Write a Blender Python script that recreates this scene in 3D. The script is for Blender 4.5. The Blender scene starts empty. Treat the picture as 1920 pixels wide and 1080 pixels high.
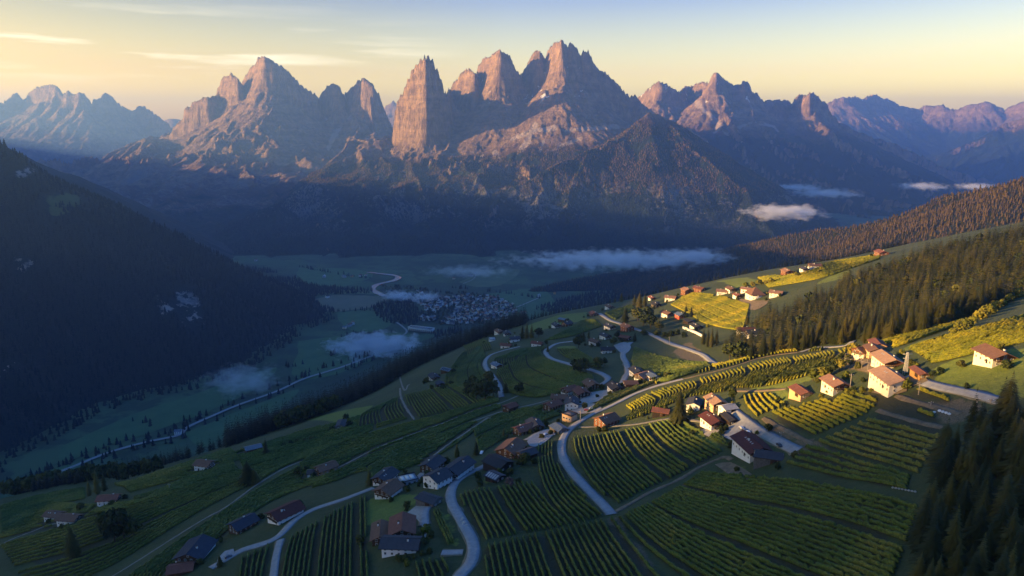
import bpy, math, random
import numpy as np
from math import radians as R
random.seed(7)
rng = np.random.default_rng(11)
sc = bpy.context.scene
COL = sc.collection

# ------------------------------------------------------------------ camera, sky, sun, exposure
SUN_EL, SUN_AZ = 9.0, 189.0          # azimuth: degrees counter-clockwise from +x of the direction TO the sun
PITCH = 12.8
cam = bpy.data.cameras.new("camera"); camo = bpy.data.objects.new("camera", cam); COL.objects.link(camo)
cam.lens = 24.0; cam.sensor_width = 36.0; cam.clip_start = 1.0; cam.clip_end = 90000.0
camo.location = (0, 0, 0); camo.rotation_euler = (R(90 - PITCH), 0, 0)
sc.camera = camo
sc.view_settings.view_transform = 'Standard'; sc.view_settings.look = 'None'
sc.view_settings.gamma = 1.0; sc.view_settings.use_curve_mapping = False
sc.view_settings.exposure = 2.2
sc.render.engine = 'CYCLES'
cy = sc.cycles
cy.use_denoising = True
cy.max_bounces = 5; cy.diffuse_bounces = 2; cy.glossy_bounces = 2; cy.transmission_bounces = 2
cy.volume_bounces = 1; cy.transparent_max_bounces = 8
cy.volume_step_rate = 1.0; cy.volume_max_steps = 96
cy.sample_clamp_indirect = 4.0

W = bpy.data.worlds.new("World"); sc.world = W; W.use_nodes = True
nt = W.node_tree; nt.nodes.clear()
wout = nt.nodes.new('ShaderNodeOutputWorld'); bg = nt.nodes.new('ShaderNodeBackground')
sky = nt.nodes.new('ShaderNodeTexSky'); sky.sky_type = 'NISHITA'; sky.sun_disc = False
sky.sun_elevation = R(SUN_EL)
sky.sun_rotation = R(90 - SUN_AZ)
sky.altitude = 1200; sky.air_density = 1.5; sky.dust_density = 5.0; sky.ozone_density = 5.0
bg.inputs['Strength'].default_value = 0.095
wtc = nt.nodes.new('ShaderNodeTexCoord'); wsx = nt.nodes.new('ShaderNodeSeparateXYZ'); nt.links.new(wtc.outputs['Generated'], wsx.inputs[0])
wr = nt.nodes.new('ShaderNodeValToRGB'); nt.links.new(wsx.outputs[2], wr.inputs[0])
for i, (p_, c_) in enumerate([(0.0, (6.6, 4.15, .80)), (.08, (4.0, 2.02, .84)), (.17, (1.70, 1.0, .90)), (.27, (.48, .75, 1.16))]):
    e_ = wr.color_ramp.elements[i] if i < 2 else wr.color_ramp.elements.new(p_)
    e_.position = p_; e_.color = (*c_, 1)
wm = nt.nodes.new('ShaderNodeMix'); wm.data_type = 'RGBA'; wm.blend_type = 'MULTIPLY'; wm.inputs[0].default_value = 1.0
nt.links.new(sky.outputs[0], wm.inputs[6]); nt.links.new(wr.outputs[0], wm.inputs[7]); 
# thin cirrus low in the left sky
def _wn(t, **k):
    x = nt.nodes.new(t)
    for a, b in k.items(): setattr(x, a, b)
    return x
wmap = _wn('ShaderNodeMapping'); wmap.inputs['Scale'].default_value = (2.2, 2.2, 34.0); nt.links.new(wtc.outputs['Generated'], wmap.inputs[0])
wno = _wn('ShaderNodeTexNoise'); wno.inputs['Scale'].default_value = 1.6; wno.inputs['Detail'].default_value = 6; wno.inputs['Roughness'].default_value = .55; nt.links.new(wmap.outputs[0], wno.inputs['Vector'])
wc1 = _wn('ShaderNodeValToRGB'); wc1.color_ramp.elements[0].position = .54; wc1.color_ramp.elements[1].position = .72; nt.links.new(wno.outputs['Fac'], wc1.inputs[0])
wc2 = _wn('ShaderNodeValToRGB'); nt.links.new(wsx.outputs[2], wc2.inputs[0])
for i, (p_, c_) in enumerate([(.055, 0), (.095, 1), (.115, 1), (.15, .12)]):
    e_ = wc2.color_ramp.elements[i] if i < 2 else wc2.color_ramp.elements.new(p_)
    e_.position = p_; e_.color = (c_, c_, c_, 1)
wc3 = _wn('ShaderNodeMapRange'); wc3.inputs[1].default_value = -.05; wc3.inputs[2].default_value = -.5; nt.links.new(wsx.outputs[0], wc3.inputs[0])
wk1 = _wn('ShaderNodeMath', operation='MULTIPLY'); nt.links.new(wc1.outputs[0], wk1.inputs[0]); nt.links.new(wc2.outputs[0], wk1.inputs[1])
wk2 = _wn('ShaderNodeMath', operation='MULTIPLY'); nt.links.new(wk1.outputs[0], wk2.inputs[0]); nt.links.new(wc3.outputs[0], wk2.inputs[1])
wk3 = _wn('ShaderNodeMix', data_type='RGBA'); nt.links.new(wk2.outputs[0], wk3.inputs[0]); 
wg = _wn('ShaderNodeMapRange'); wg.inputs[1].default_value = 0.0; wg.inputs[2].default_value = -.62; nt.links.new(wsx.outputs[0], wg.inputs[0])
wg2 = _wn('ShaderNodeMix', data_type='RGBA', blend_type='MULTIPLY'); nt.links.new(wg.outputs[0], wg2.inputs[0]); nt.links.new(wm.outputs[2], wg2.inputs[6]); wg2.inputs[7].default_value = (.76, .67, .44, 1)
nt.links.new(wg2.outputs[2], wk3.inputs[6]); wk3.inputs[7].default_value = (6.0, 5.2, 3.6, 1)
nt.links.new(wk3.outputs[2], bg.inputs[0]); nt.links.new(bg.outputs[0], wout.inputs[0])

sd = np.array([math.cos(R(SUN_AZ)) * math.cos(R(SUN_EL)), math.sin(R(SUN_AZ)) * math.cos(R(SUN_EL)), math.sin(R(SUN_EL))])
sun = bpy.data.lights.new("sun", 'SUN'); suno = bpy.data.objects.new("sun", sun); COL.objects.link(suno)
sun.energy = 5.0; sun.angle = R(0.5); sun.color = (1.0, 0.60, 0.21)
import mathutils
suno.rotation_euler = mathutils.Vector(sd).to_track_quat('Z', 'Y').to_euler()
suno.location = (-500, 0, 600)

# ------------------------------------------------------------------ surveying helpers: picture point -> bearing -> ground
FPX = 1280.0
cp, sp = math.cos(R(PITCH)), math.sin(R(PITCH))
def ray(u, v):
    a = (u - 960) / FPX; b = (540 - v) / FPX
    return np.array([a, cp + b * sp, -sp + b * cp])
def at_y(u, v, y):
    r = ray(u, v); return r * (y / r[1])
def at_d(u, v, d):
    r = ray(u, v); return r * (d / np.linalg.norm(r))

# ------------------------------------------------------------------ noise
def hsh(ix, iy, s):
    n = (ix.astype(np.int64) * 374761393 + iy.astype(np.int64) * 668265263 + s * 1442695041) & 0xffffffff
    n = ((n ^ (n >> 13)) * 1274126177) & 0xffffffff
    return ((n ^ (n >> 16)) & 0xffffff) / float(0xffffff)
def vnoise(x, y, s=0):
    ix = np.floor(x); iy = np.floor(y); fx = x - ix; fy = y - iy
    fx = fx * fx * fx * (fx * (fx * 6 - 15) + 10); fy = fy * fy * fy * (fy * (fy * 6 - 15) + 10)
    a = hsh(ix, iy, s); b = hsh(ix + 1, iy, s); c = hsh(ix, iy + 1, s); d = hsh(ix + 1, iy + 1, s)
    return (a + (b - a) * fx) * (1 - fy) + (c + (d - c) * fx) * fy
def fbm(x, y, o=4, s=0, g=.5):
    r = 0; a = 1; t = 0
    for k in range(o):
        r = r + a * (vnoise(x, y, s + k * 17) * 2 - 1); t += a
        a *= g; x, y = (x * 1.62 + y * 1.18) + 3.1, (y * 1.62 - x * 1.18) + 7.7
    return r / t
def ridged(x, y, o=4, s=0, g=.5):
    r = 0; a = 1; t = 0
    for k in range(o):
        n = 1 - np.abs(vnoise(x, y, s + k * 17) * 2 - 1); r = r + a * n * n; t += a
        a *= g; x, y = (x * 1.62 + y * 1.18) + 3.1, (y * 1.62 - x * 1.18) + 7.7
    return r / t
def sstep(a, b, x):
    t = np.clip((x - a) / (b - a), 0, 1); return t * t * (3 - 2 * t)

# ------------------------------------------------------------------ near hill: thin plate spline through surveyed points
VZ = -650.0
CT = [  # u, v, slant distance
 (120,965,500),(205,930,470),(365,1030,320),(535,955,330),(605,870,410),(380,868,470),(475,838,500),(640,785,520),
 (735,1000,245),(735,915,312),(850,875,322),(965,835,325),(1060,790,365),(1145,780,358),(1100,1080,212),(1300,950,258),
 (880,1080,228),(600,1080,262),(480,1075,285),(1410,835,295),(1340,755,335),(1500,730,300),(1565,715,298),(1665,705,288),
 (1600,900,245),(1700,1080,188),(1500,1080,196),(1880,665,272),(1920,760,222),(1850,950,200),(1800,1080,178),
 (820,700,590),(930,685,545),(940,635,660),(985,640,640),(1055,605,720),(1145,635,590),(1215,700,430),(1090,745,420),(1020,690,500),
 (1125,585,780),(1300,610,610),(1255,590,660),(1290,545,735),(1410,550,650),(1400,620,500),(1480,512,700),(1520,500,720),
 (1655,476,760),(1750,560,490),(1850,590,372),(1920,600,322),(1920,420,760),(1800,440,780),(1920,500,500),(1600,640,400),(1450,660,420),
 (1280,690,430),(1340,680,455),(1200,655,540),
 (980,608,800),(850,655,790),(700,738,690),(560,790,630),(430,835,610),(250,900,600),(80,920,640),(0,1000,520),(0,1075,430),(200,1070,390),
 (760,700,700),(880,650,740),(1040,588,860),
]
P = np.array([at_d(*c) for c in CT])
extra = [(-420,60,-245),(0,80,-112),(250,40,-90),(-250,100,-190),(500,300,-60),(560,600,-60),(300,900,-190),(700,850,-110),(500,1050,-200),
 (-650,500,-340),(-600,200,-330),(150,1010,-262),(0,1000,-285),(-150,950,-305),(-300,850,-330),(-800,700,-430),(700,200,-10),(850,600,0),(0,-60,-90),(400,-60,-60),(-300,-60,-190)]
P = np.vstack([P, np.array(extra, float)])
SC = 400.0
def _tps(r2):
    return np.where(r2 > 1e-12, r2 * np.log(r2 + 1e-12) * .5, 0)
_n = len(P); _x = P[:, :2] / SC
_K = _tps(((_x[:, None] - _x[None]) ** 2).sum(-1)) + np.eye(_n) * 0.01
_Q = np.hstack([np.ones((_n, 1)), _x])
_A = np.block([[_K, _Q], [_Q.T, np.zeros((3, 3))]])
_w = np.linalg.solve(_A, np.concatenate([P[:, 2], [0, 0, 0]]))
def tps(x, y):
    xs = np.stack([np.ravel(x) / SC, np.ravel(y) / SC], -1); out = np.empty(len(xs))
    for i in range(0, len(xs), 60000):
        q = xs[i:i + 60000]
        out[i:i + 60000] = _tps(((q[:, None] - _x[None]) ** 2).sum(-1)) @ _w[:_n] + _w[_n] + q @ _w[_n + 1:]
    return out.reshape(np.shape(x))
# hill rim: the shoulder where the terrace field ends and the wooded flank drops to the valley
RIMPX = [(0,905,650),(80,905,640),(250,890,620),(430,828,615),(560,785,640),(700,730,700),(850,648,800),(980,600,815),(1050,584,880),(1110,578,900),(1200,555,900),(1300,528,860),(1400,500,800),(1500,480,780),(1600,465,800),(1700,452,850)]
RIM = [(-900,-300),(-860,100),(-800,350)] + [tuple(at_d(*c)[:2]) for c in RIMPX] + [(700,950),(1000,1150),(1400,1300)]
RIM = np.array(RIM)
def seg_dist(px, py, poly):
    best = np.full(np.shape(px), 1e18)
    for a, b in zip(poly[:-1], poly[1:]):
        dx, dy = b[0] - a[0], b[1] - a[1]
        t = np.clip(((px - a[0]) * dx + (py - a[1]) * dy) / (dx * dx + dy * dy + 1e-9), 0, 1)
        best = np.minimum(best, (px - a[0] - t * dx) ** 2 + (py - a[1] - t * dy) ** 2)
    return np.sqrt(best)
def in_poly(px, py, poly):
    px = np.asarray(px, float); py = np.asarray(py, float)
    c = np.zeros(px.shape, bool); n = len(poly)
    for i in range(n):
        x1, y1 = poly[i][0], poly[i][1]; x2, y2 = poly[(i + 1) % n][0], poly[(i + 1) % n][1]
        if y1 == y2: continue
        k = (y1 > py) != (y2 > py)
        c ^= k & (px < (x2 - x1) * (py - y1) / (y2 - y1) + x1)
    return c
RIMPOLY = np.vstack([RIM, [(3000, 1400), (3000, -900), (-900, -900)]])
def rim_out(x, y):
    """metres outside the rim (0 inside)"""
    return np.where(in_poly(x, y, RIMPOLY), 0.0, seg_dist(x, y, RIM))
def hill(x, y):
    x = np.asarray(x, float); y = np.asarray(y, float)
    z = tps(x, y)
    z = np.clip(z, -470, 260)
    z = z + fbm(x / 90, y / 90, 2, 5) * 0.8
    o = rim_out(x, y)
    drop = 0.62 * (np.sqrt(o * o + 55 ** 2) - 55) * (1 + .10 * fbm(x / 220, y / 220, 2, 9))
    return np.maximum(z - drop, VZ - 30)
def march(u, v, fn, t0=60.0, t1=6000.0):
    r = ray(u, v); r = r / np.linalg.norm(r)
    ts = np.geomspace(t0, t1, 260)
    z = fn(r[0] * ts, r[1] * ts); g = r[2] * ts - z
    k = np.nonzero(g < 0)[0]
    if len(k) == 0: return None
    i = max(int(k[0]), 1); a, b = ts[i - 1], ts[i]
    for _ in range(2):
        tt = np.linspace(a, b, 14); gg = r[2] * tt - fn(r[0] * tt, r[1] * tt); j = np.nonzero(gg < 0)[0]
        j = max(int(j[0]) if len(j) else 13, 1); a, b = tt[j - 1], tt[j]
    return r * (a + b) / 2
_G = {}
def G(u, v):
    """ground point on the near hill on the bearing of a picture point"""
    k = (round(u, 1), round(v, 1))
    if k not in _G:
        p = march(u, v, hill)
        if p is None: p = at_d(u, v, 900)
        p = np.array(p); p[2] = hill(np.array([p[0]]), np.array([p[1]]))[0]
        _G[k] = p
    return _G[k]
def GV(u, v, z=VZ):
    r = ray(u, v); p = r * (z / r[2]); return p

# ------------------------------------------------------------------ mesh + material helpers
def mesh_np(name, verts, faces, smooth=False):
    """faces: (n,k) int array or list of such arrays"""
    if not isinstance(faces, list): faces = [faces]
    faces = [np.asarray(f, np.int32) for f in faces if len(f)]
    me = bpy.data.meshes.new(name)
    v = np.asarray(verts, np.float32)
    me.vertices.add(len(v)); me.vertices.foreach_set('co', v.ravel())
    ns = sum(len(f) for f in faces); nl = sum(f.size for f in faces)
    me.loops.add(nl); me.polygons.add(ns)
    me.loops.foreach_set('vertex_index', np.concatenate([f.ravel() for f in faces]))
    tot = np.concatenate([np.full(len(f), f.shape[1], np.int32) for f in faces])
    st = np.concatenate([[0], np.cumsum(tot)[:-1]]).astype(np.int32)
    me.polygons.foreach_set('loop_start', st); me.polygons.foreach_set('loop_total', tot)
    if smooth: me.polygons.foreach_set('use_smooth', np.ones(ns, bool))
    me.update(calc_edges=True)
    return me
def link(name, me, mat=None, parent=None, loc=None):
    o = bpy.data.objects.new(name, me); COL.objects.link(o)
    if mat is not None:
        for m in (mat if isinstance(mat, (list, tuple)) else [mat]): me.materials.append(m)
    if parent is not None: o.parent = parent
    if loc is not None: o.location = loc
    return o
def tag(o, label=None, cat=None, group=None, kind=None):
    if label: o['label'] = label
    if cat: o['category'] = cat
    if group: o['group'] = group
    if kind: o['kind'] = kind
    return o
def grid_faces(nx, ny):
    i = np.arange(nx * ny).reshape(ny, nx)
    return np.stack([i[:-1, :-1].ravel(), i[:-1, 1:].ravel(), i[1:, 1:].ravel(), i[1:, :-1].ravel()], -1)
def attr(me, name, arr):
    a = me.attributes.new(name, 'FLOAT', 'POINT'); a.data.foreach_set('value', np.asarray(arr, np.float32).ravel())
class NT:
    def __init__(s, name):
        s.m = bpy.data.materials.new(name); s.m.use_nodes = True; s.t = s.m.node_tree; s.t.nodes.clear()
        s.out = s.t.nodes.new('ShaderNodeOutputMaterial'); s.b = s.t.nodes.new('ShaderNodeBsdfPrincipled')
        s.t.links.new(s.b.outputs[0], s.out.inputs['Surface']); s.b.inputs['Roughness'].default_value = .85
        s.b.inputs['Specular IOR Level'].default_value = .25
        s.tc = s.t.nodes.new('ShaderNodeNewGeometry')
    def n(s, typ, **k):
        x = s.t.nodes.new(typ)
        for a, b in k.items(): setattr(x, a, b)
        return x
    def l(s, a, b): s.t.links.new(a, b)
    def noise(s, scale, detail=4, rough=.6, vec=None, obj=False):
        x = s.n('ShaderNodeTexNoise'); x.inputs['Scale'].default_value = scale; x.inputs['Detail'].default_value = detail; x.inputs['Roughness'].default_value = rough
        if vec is None:
            if obj:
                t = s.n('ShaderNodeTexCoord'); vec = t.outputs['Object']
            else: vec = s.tc.outputs['Position']
        s.l(vec, x.inputs['Vector']); return x.outputs['Fac']
    def ramp(s, fac, stops, interp='LINEAR'):
        x = s.n('ShaderNodeValToRGB'); x.color_ramp.interpolation = interp
        e = x.color_ramp.elements
        while len(e) < len(stops): e.new(.5)
        for i, (p, c) in enumerate(stops):
            e[i].position = p; e[i].color = (c, c, c, 1) if np.isscalar(c) else (*c, 1)
        s.l(fac, x.inputs[0]); return x.outputs[0]
    def mix(s, fac, a, b, mode='MIX'):
        x = s.n('ShaderNodeMix', data_type='RGBA', blend_type=mode)
        for sock, val in ((0, fac), (6, a), (7, b)):
            if isinstance(val, bpy.types.NodeSocket): s.l(val, x.inputs[sock])
            elif sock == 0: x.inputs[0].default_value = val
            else: x.inputs[sock].default_value = (*val, 1)
        return x.outputs[2]
    def math(s, op, a, b=None, c=None):
        x = s.n('ShaderNodeMath', operation=op)
        for i, val in enumerate((a, b, c)):
            if val is None: continue
            if isinstance(val, bpy.types.NodeSocket): s.l(val, x.inputs[i])
            else: x.inputs[i].default_value = val
        return x.outputs[0]
    def at(s, name):
        x = s.n('ShaderNodeAttribute'); x.attribute_name = name; return x.outputs['Fac']
    def rand(s):
        x = s.n('ShaderNodeObjectInfo'); return x.outputs['Random']
    def col(s, c):
        if isinstance(c, bpy.types.NodeSocket): s.l(c, s.b.inputs['Base Color'])
        else: s.b.inputs['Base Color'].default_value = (*c, 1)
        return s
    def bump(s, h, dist=1.0, st=1.0):
        x = s.n('ShaderNodeBump'); x.inputs['Strength'].default_value = st; x.inputs['Distance'].default_value = dist
        s.l(h, x.inputs['Height']); s.l(x.outputs[0], s.b.inputs['Normal'])
    def xyz(s, sock):
        x = s.n('ShaderNodeSeparateXYZ'); s.l(sock, x.inputs[0]); return x.outputs
MAT = {}
def simple(name, c, var=.25, scale=1.5, rough=.85, c2=None, spec=.25):
    if name in MAT: return MAT[name]
    t = NT(name); f = t.noise(scale, 5, .65)
    c2 = c2 or tuple(x * (1 - var) for x in c)
    t.col(t.ramp(f, [(.3, c2), (.7, c)])); t.b.inputs['Roughness'].default_value = rough; t.b.inputs['Specular IOR Level'].default_value = spec
    MAT[name] = t.m; return t.m

# ------------------------------------------------------------------ mountains
def ridge_height(X, Y, ridges):
    """ridges: list of (polyline Nx3, a, b, c): height falls a*(1-exp(-d/b)) + c*d away from the line"""
    H = np.full(X.shape, -1e9)
    for pts, a, b, c in ridges:
        for p, q in zip(pts[:-1], pts[1:]):
            dx, dy = q[0] - p[0], q[1] - p[1]; L2 = dx * dx + dy * dy + 1e-9
            reach = (max(p[2], q[2]) + 760) / max(c, .2) + a
            k = (X > min(p[0], q[0]) - reach) & (X < max(p[0], q[0]) + reach) & (Y > min(p[1], q[1]) - reach) & (Y < max(p[1], q[1]) + reach)
            if not k.any(): continue
            x = X[k]; y = Y[k]
            t = np.clip(((x - p[0]) * dx + (y - p[1]) * dy) / L2, 0, 1)
            d = np.sqrt((x - p[0] - t * dx) ** 2 + (y - p[1] - t * dy) ** 2)
            z = p[2] + t * (q[2] - p[2]) - a * (1 - np.exp(-d / b)) - c * d
            H[k] = np.maximum(H[k], z)
    return H
def crest(pxs, ydist, jit=0, seed=1):
    r = np.random.default_rng(seed); out = []
    for i, (u, v) in enumerate(pxs):
        y = ydist(u) if callable(ydist) else ydist
        out.append(at_y(u, v, y + jit * r.uniform(-1, 1)))
    return np.array(out)
def spur(start, heading, length, drop, seed, wig=.35, n=9, conc=1.25):
    """a descending side ridge from start, heading in degrees (270 = towards -y)"""
    r = np.random.default_rng(seed); p = np.array(start, float); out = [p.copy()]; a = R(heading)
    z0 = p[2]
    for i in range(n):
        a2 = a + r.uniform(-wig, wig)
        p = p + np.array([math.cos(a2), math.sin(a2), 0]) * length / n
        s = (i + 1) / n; p[2] = z0 - drop * (1 - (1 - s) ** conc) + r.uniform(-.015, .02) * drop
        out.append(p.copy())
    return np.array(out)
def erode(H, cell, n=30000, steps=70, seed=3, rate=.25, cap=4.0, batches=4):
    """vectorised droplet erosion that cuts dendritic gullies"""
    r = np.random.default_rng(seed); ny, nx = H.shape; H = H.copy()
    for b in range(batches):
        x = r.uniform(2, nx - 3, n // batches); y = r.uniform(2, ny - 3, n // batches)
        dx = np.zeros_like(x); dy = np.zeros_like(x); sed = np.zeros_like(x); vel = np.ones_like(x); wat = np.ones_like(x)
        alive = np.ones(x.shape, bool)
        for s in range(steps):
            ix = x.astype(int); iy = y.astype(int); fx = x - ix; fy = y - iy
            h00 = H[iy, ix]; h10 = H[iy, ix + 1]; h01 = H[iy + 1, ix]; h11 = H[iy + 1, ix + 1]
            gx = (h10 - h00) * (1 - fy) + (h11 - h01) * fy; gy = (h01 - h00) * (1 - fx) + (h11 - h10) * fx
            h = h00 * (1 - fx) * (1 - fy) + h10 * fx * (1 - fy) + h01 * (1 - fx) * fy + h11 * fx * fy
            dx = dx * .25 - gx * .75; dy = dy * .25 - gy * .75
            L = np.sqrt(dx * dx + dy * dy) + 1e-9; dx /= L; dy /= L
            x2 = np.clip(x + dx, 1, nx - 3); y2 = np.clip(y + dy, 1, ny - 3)
            jx = x2.astype(int); jy = y2.astype(int); ax = x2 - jx; ay = y2 - jy
            h2 = H[jy, jx] * (1 - ax) * (1 - ay) + H[jy, jx + 1] * ax * (1 - ay) + H[jy + 1, jx] * (1 - ax) * ay + H[jy + 1, jx + 1] * ax * ay
            dh = h2 - h
            c = np.maximum(-dh, .05) * vel * wat * cap * .1 * cell / 8
            up = dh > 0
            dep = np.where(up, np.minimum(dh, sed), np.where(sed > c, (sed - c) * .15, 0))
            ero = np.where(up | (sed > c), 0, np.minimum((c - sed) * rate, -dh * .45))
            d = dep - ero
            i0 = iy * nx + ix; idx = np.concatenate([i0, i0 + 1, i0 + nx, i0 + nx + 1])
            wt = np.concatenate([(1 - fx) * (1 - fy), fx * (1 - fy), (1 - fx) * fy, fx * fy]); dd = np.concatenate([d, d, d, d]) * wt
            D = np.bincount(idx, dd, H.size); Cn = np.bincount(idx, wt, H.size)
            H += np.clip(D / np.maximum(1, Cn * .6), -.12 * cell, .06 * cell).reshape(H.shape)
            sed = sed - (dep - ero); vel = np.clip(np.sqrt(np.maximum(vel * vel - dh * .05, 0.05)), .2, 4); wat *= .985
            x, y = x2, y2
    return H

def rock_material(name, forest_top, forest_w=120, rock=(.29, .20, .13), dark=(.12, .085, .068), scree=(.31, .255, .22), snow_z=1e9, green=(.010, .017, .011), alp=(.10, .066, .045), ns=1.0, strat=.25, ytilt=0.0, cliffs=False):
    t = NT(name); pos = t.xyz(t.tc.outputs['Position']); nor = t.xyz(t.tc.outputs['True Normal'])
    n1 = t.noise(.0022 * ns, 6, .62); n2 = t.noise(.012 * ns, 7, .68)
    m = t.n('ShaderNodeMapping'); m.inputs['Scale'].default_value = (1, 1, .18); t.l(t.tc.outputs['Position'], m.inputs['Vector'])
    n3 = t.noise(.03 * ns, 5, .7, vec=m.outputs[0])
    m2 = t.n('ShaderNodeMapping'); m2.inputs['Scale'].default_value = (.08, .08, 1); t.l(t.tc.outputs['Position'], m2.inputs['Vector'])
    n4 = t.noise(.02 * ns, 4, .6, vec=m2.outputs[0])
    rk = t.mix(t.ramp(n2, [(.38, 0), (.62, 1)]), dark, rock)
    rk = t.mix(t.ramp(n3, [(.36, .85), (.52, 0)]), rk, tuple(x * .42 for x in rock))
    rk = t.mix(t.ramp(n4, [(.5, 0), (.62, strat)]), rk, tuple(min(1, x * 1.35) for x in rock))
    # scree and pale gullies: moderate slope, fan shaped low ground of the eroded surface
    sl = t.math('ADD', nor[2], t.math('MULTIPLY', t.math('SUBTRACT', n2, .5), .35))
    fan = t.math('ADD', t.at('fan'), t.math('MULTIPLY', t.math('SUBTRACT', n2, .5), .5))
    rk = t.mix(t.ramp(fan, [(.5, 0), (.66, 1)]), rk, scree)
    # alpine grass then forest below the tree line
    zz = t.math('ADD', pos[2], t.math('MULTIPLY', t.math('SUBTRACT', n1, .5), forest_w * 4))
    if ytilt: zz = t.math('ADD', zz, t.math('MULTIPLY', t.math('SUBTRACT', pos[1], 5600.0), ytilt))
    zz = t.math('ADD', zz, t.math('MULTIPLY', t.math('SUBTRACT', n2, .5), forest_w * 2.2))
    gm = t.math('MULTIPLY', t.ramp(t.math('DIVIDE', t.math('SUBTRACT', zz, forest_top - 400), 1600), [(.25 + forest_w / 3200, 1), (.25 + forest_w / 1100, 0)]), t.ramp(sl, [(.42, 0), (.58, 1)]))
    fanblock = t.ramp(fan, [(.45, 1), (.6, 0)])
    gm = t.math('MULTIPLY', gm, fanblock)
    c = t.mix(gm, rk, alp)
    fm = t.math('MULTIPLY', t.ramp(t.math('DIVIDE', t.math('SUBTRACT', zz, forest_top - 400), 800), [(.44, 1), (.52, 0)]), t.ramp(sl, [(.34, 0), (.46, 1)]))
    fm = t.math('MULTIPLY', fm, t.ramp(fan, [(.55, 1), (.68, 0)]))
    g2 = t.mix(t.ramp(t.noise(.05 * ns, 3, .7), [(.35, 0), (.7, 1)]), green, tuple(x * 2.3 for x in green))
    c = t.mix(fm, c, g2)
    if cliffs:
        lo_ = t.math('MULTIPLY', t.ramp(t.math('DIVIDE', t.math('ADD', pos[2], 650), 400), [(.12, 0), (.3, 1), (.75, 1), (1, 0)]), t.ramp(t.math('ADD', t.math('MULTIPLY', n3, .5), t.math('MULTIPLY', n1, .6)), [(.56, 0), (.62, 1)]))
        c = t.mix(t.math('MULTIPLY', lo_, .8), c, (.17, .16, .155))
    if snow_z < 1e8:
        sn = t.ramp(t.noise(.009, 3, .55), [(.635, 0), (.65, 1)])
        sm = t.math('MULTIPLY', sn, t.ramp(t.math('DIVIDE', t.math('SUBTRACT', pos[2], snow_z), 300), [(.0, 0), (.3, 1)]))
        sm = t.math('MULTIPLY', sm, t.ramp(nor[2], [(.32, 0), (.45, 1)]))
        c = t.mix(sm, c, (.72, .74, .78))
    t.col(c); t.b.inputs['Roughness'].default_value = .95; t.b.inputs['Specular IOR Level'].default_value = .1
    h = t.math('ADD', t.math('MULTIPLY', n3, 14.0 / ns), t.math('MULTIPLY', n2, 12.0 / ns))
    h = t.math('ADD', h, t.math('MULTIPLY', t.noise(.10 * ns, 3, .7), 4.0 / ns))
    t.bump(h, 2.8, 1.0)
    return t.m

FANS = []
def massif(name, x0, x1, y0, y1, cell, ridges, mat, seed, flute=52, flute_w=70, warp=30, er=None, base=VZ, rough=22, crests=None, cw=110, fanz=-350, fany=0, apron=None):
    nx = int((x1 - x0) / cell) + 1; ny = int((y1 - y0) / cell) + 1
    xs = np.linspace(x0, x1, nx); ys = np.linspace(y0, y1, ny); X, Y = np.meshgrid(xs, ys)
    wx = fbm(X / (warp * 9), Y / (warp * 9), 3, seed) * warp; wy = fbm(X / (warp * 9), Y / (warp * 9), 3, seed + 50) * warp * 1.5
    cm = 1.0
    if crests:
        cd = np.full(X.shape, 1e9)
        for c_ in crests:
            k = (X > c_[:, 0].min() - 400) & (X < c_[:, 0].max() + 400) & (Y > c_[:, 1].min() - 400) & (Y < c_[:, 1].max() + 400)
            cd[k] = np.minimum(cd[k], seg_dist(X[k], Y[k], c_[:, :2]))
        cm = sstep(10, cw, cd)
    H = ridge_height(X + wx * cm, Y + wy * cm, ridges)
    gy, gx = np.gradient(H, cell); S = np.sqrt(gx * gx + gy * gy)
    cl = sstep(.8, 1.6, S)
    H = H - (1 - ridged(X / 260, Y / 260, 3, seed + 77)) * flute * 1.6 * cl * (.1 + .9 * cm)
    H = H - (1 - ridged(X / flute_w, Y / flute_w, 3, seed + 9)) * flute * cl * (.25 + .75 * cm)
    H = H - (1 - ridged(X / 420, Y / 420, 4, seed + 29)) * rough * 2.2 * sstep(base, base + 500, H) * (1 - cl)
    H = H + fbm(X / 60, Y / 60, 3, seed + 3) * rough * .35 + (ridged(X / (cell * 4), Y / (cell * 4), 2, seed + 5) - .5) * cell * 3.0 * sstep(.6, 1.3, S)
    if apron: H = np.maximum(H, apron(X, Y))
    if er: H = H + (erode(H, cell, **er) - H) * cm
    gy, gx = np.gradient(H, cell); S = np.sqrt(gx * gx + gy * gy)
    # concavity -> where debris gathers
    def blur(A, k):
        for _ in range(k):
            A = (A + np.roll(A, 1, 0) + np.roll(A, -1, 0) + np.roll(A, 1, 1) + np.roll(A, -1, 1)) / 5
        return A
    conc = (blur(H, 14) - H) / (cell * 1.2)
    fan = .75 * sstep(.15, 1.3, conc) * sstep(.35, .6, S) * (1 - sstep(.95, 1.25, S)) * sstep(fanz, fanz + 300, H) * (Y > fany)
    if FANS:
        dep = np.maximum(Y * cp - H * sp, 1); U_ = 960 + FPX * X / dep; V_ = 540 - FPX * (Y * sp + H * cp) / dep
        k = (V_ > 120) & (V_ < 460)
        for w_, ln in FANS:
            d_ = seg_dist(U_, V_, np.array(ln, float))
            fan = np.maximum(fan, np.clip(1.35 - d_ / (w_ * .9) + .5 * fbm(X / 90, Y / 90, 2, 4), 0, 1) * .8 * (S < 1.5) * (Y > fany))
    H = np.maximum(H, base - 25)
    me = mesh_np(name, np.stack([X.ravel(), Y.ravel(), H.ravel()], -1), grid_faces(nx, ny), smooth=True)
    attr(me, 'fan', blur(fan, 1))
    o = link(name, me, mat); tag(o, kind='structure')
    return o, (x0, y0, cell, H)

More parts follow.
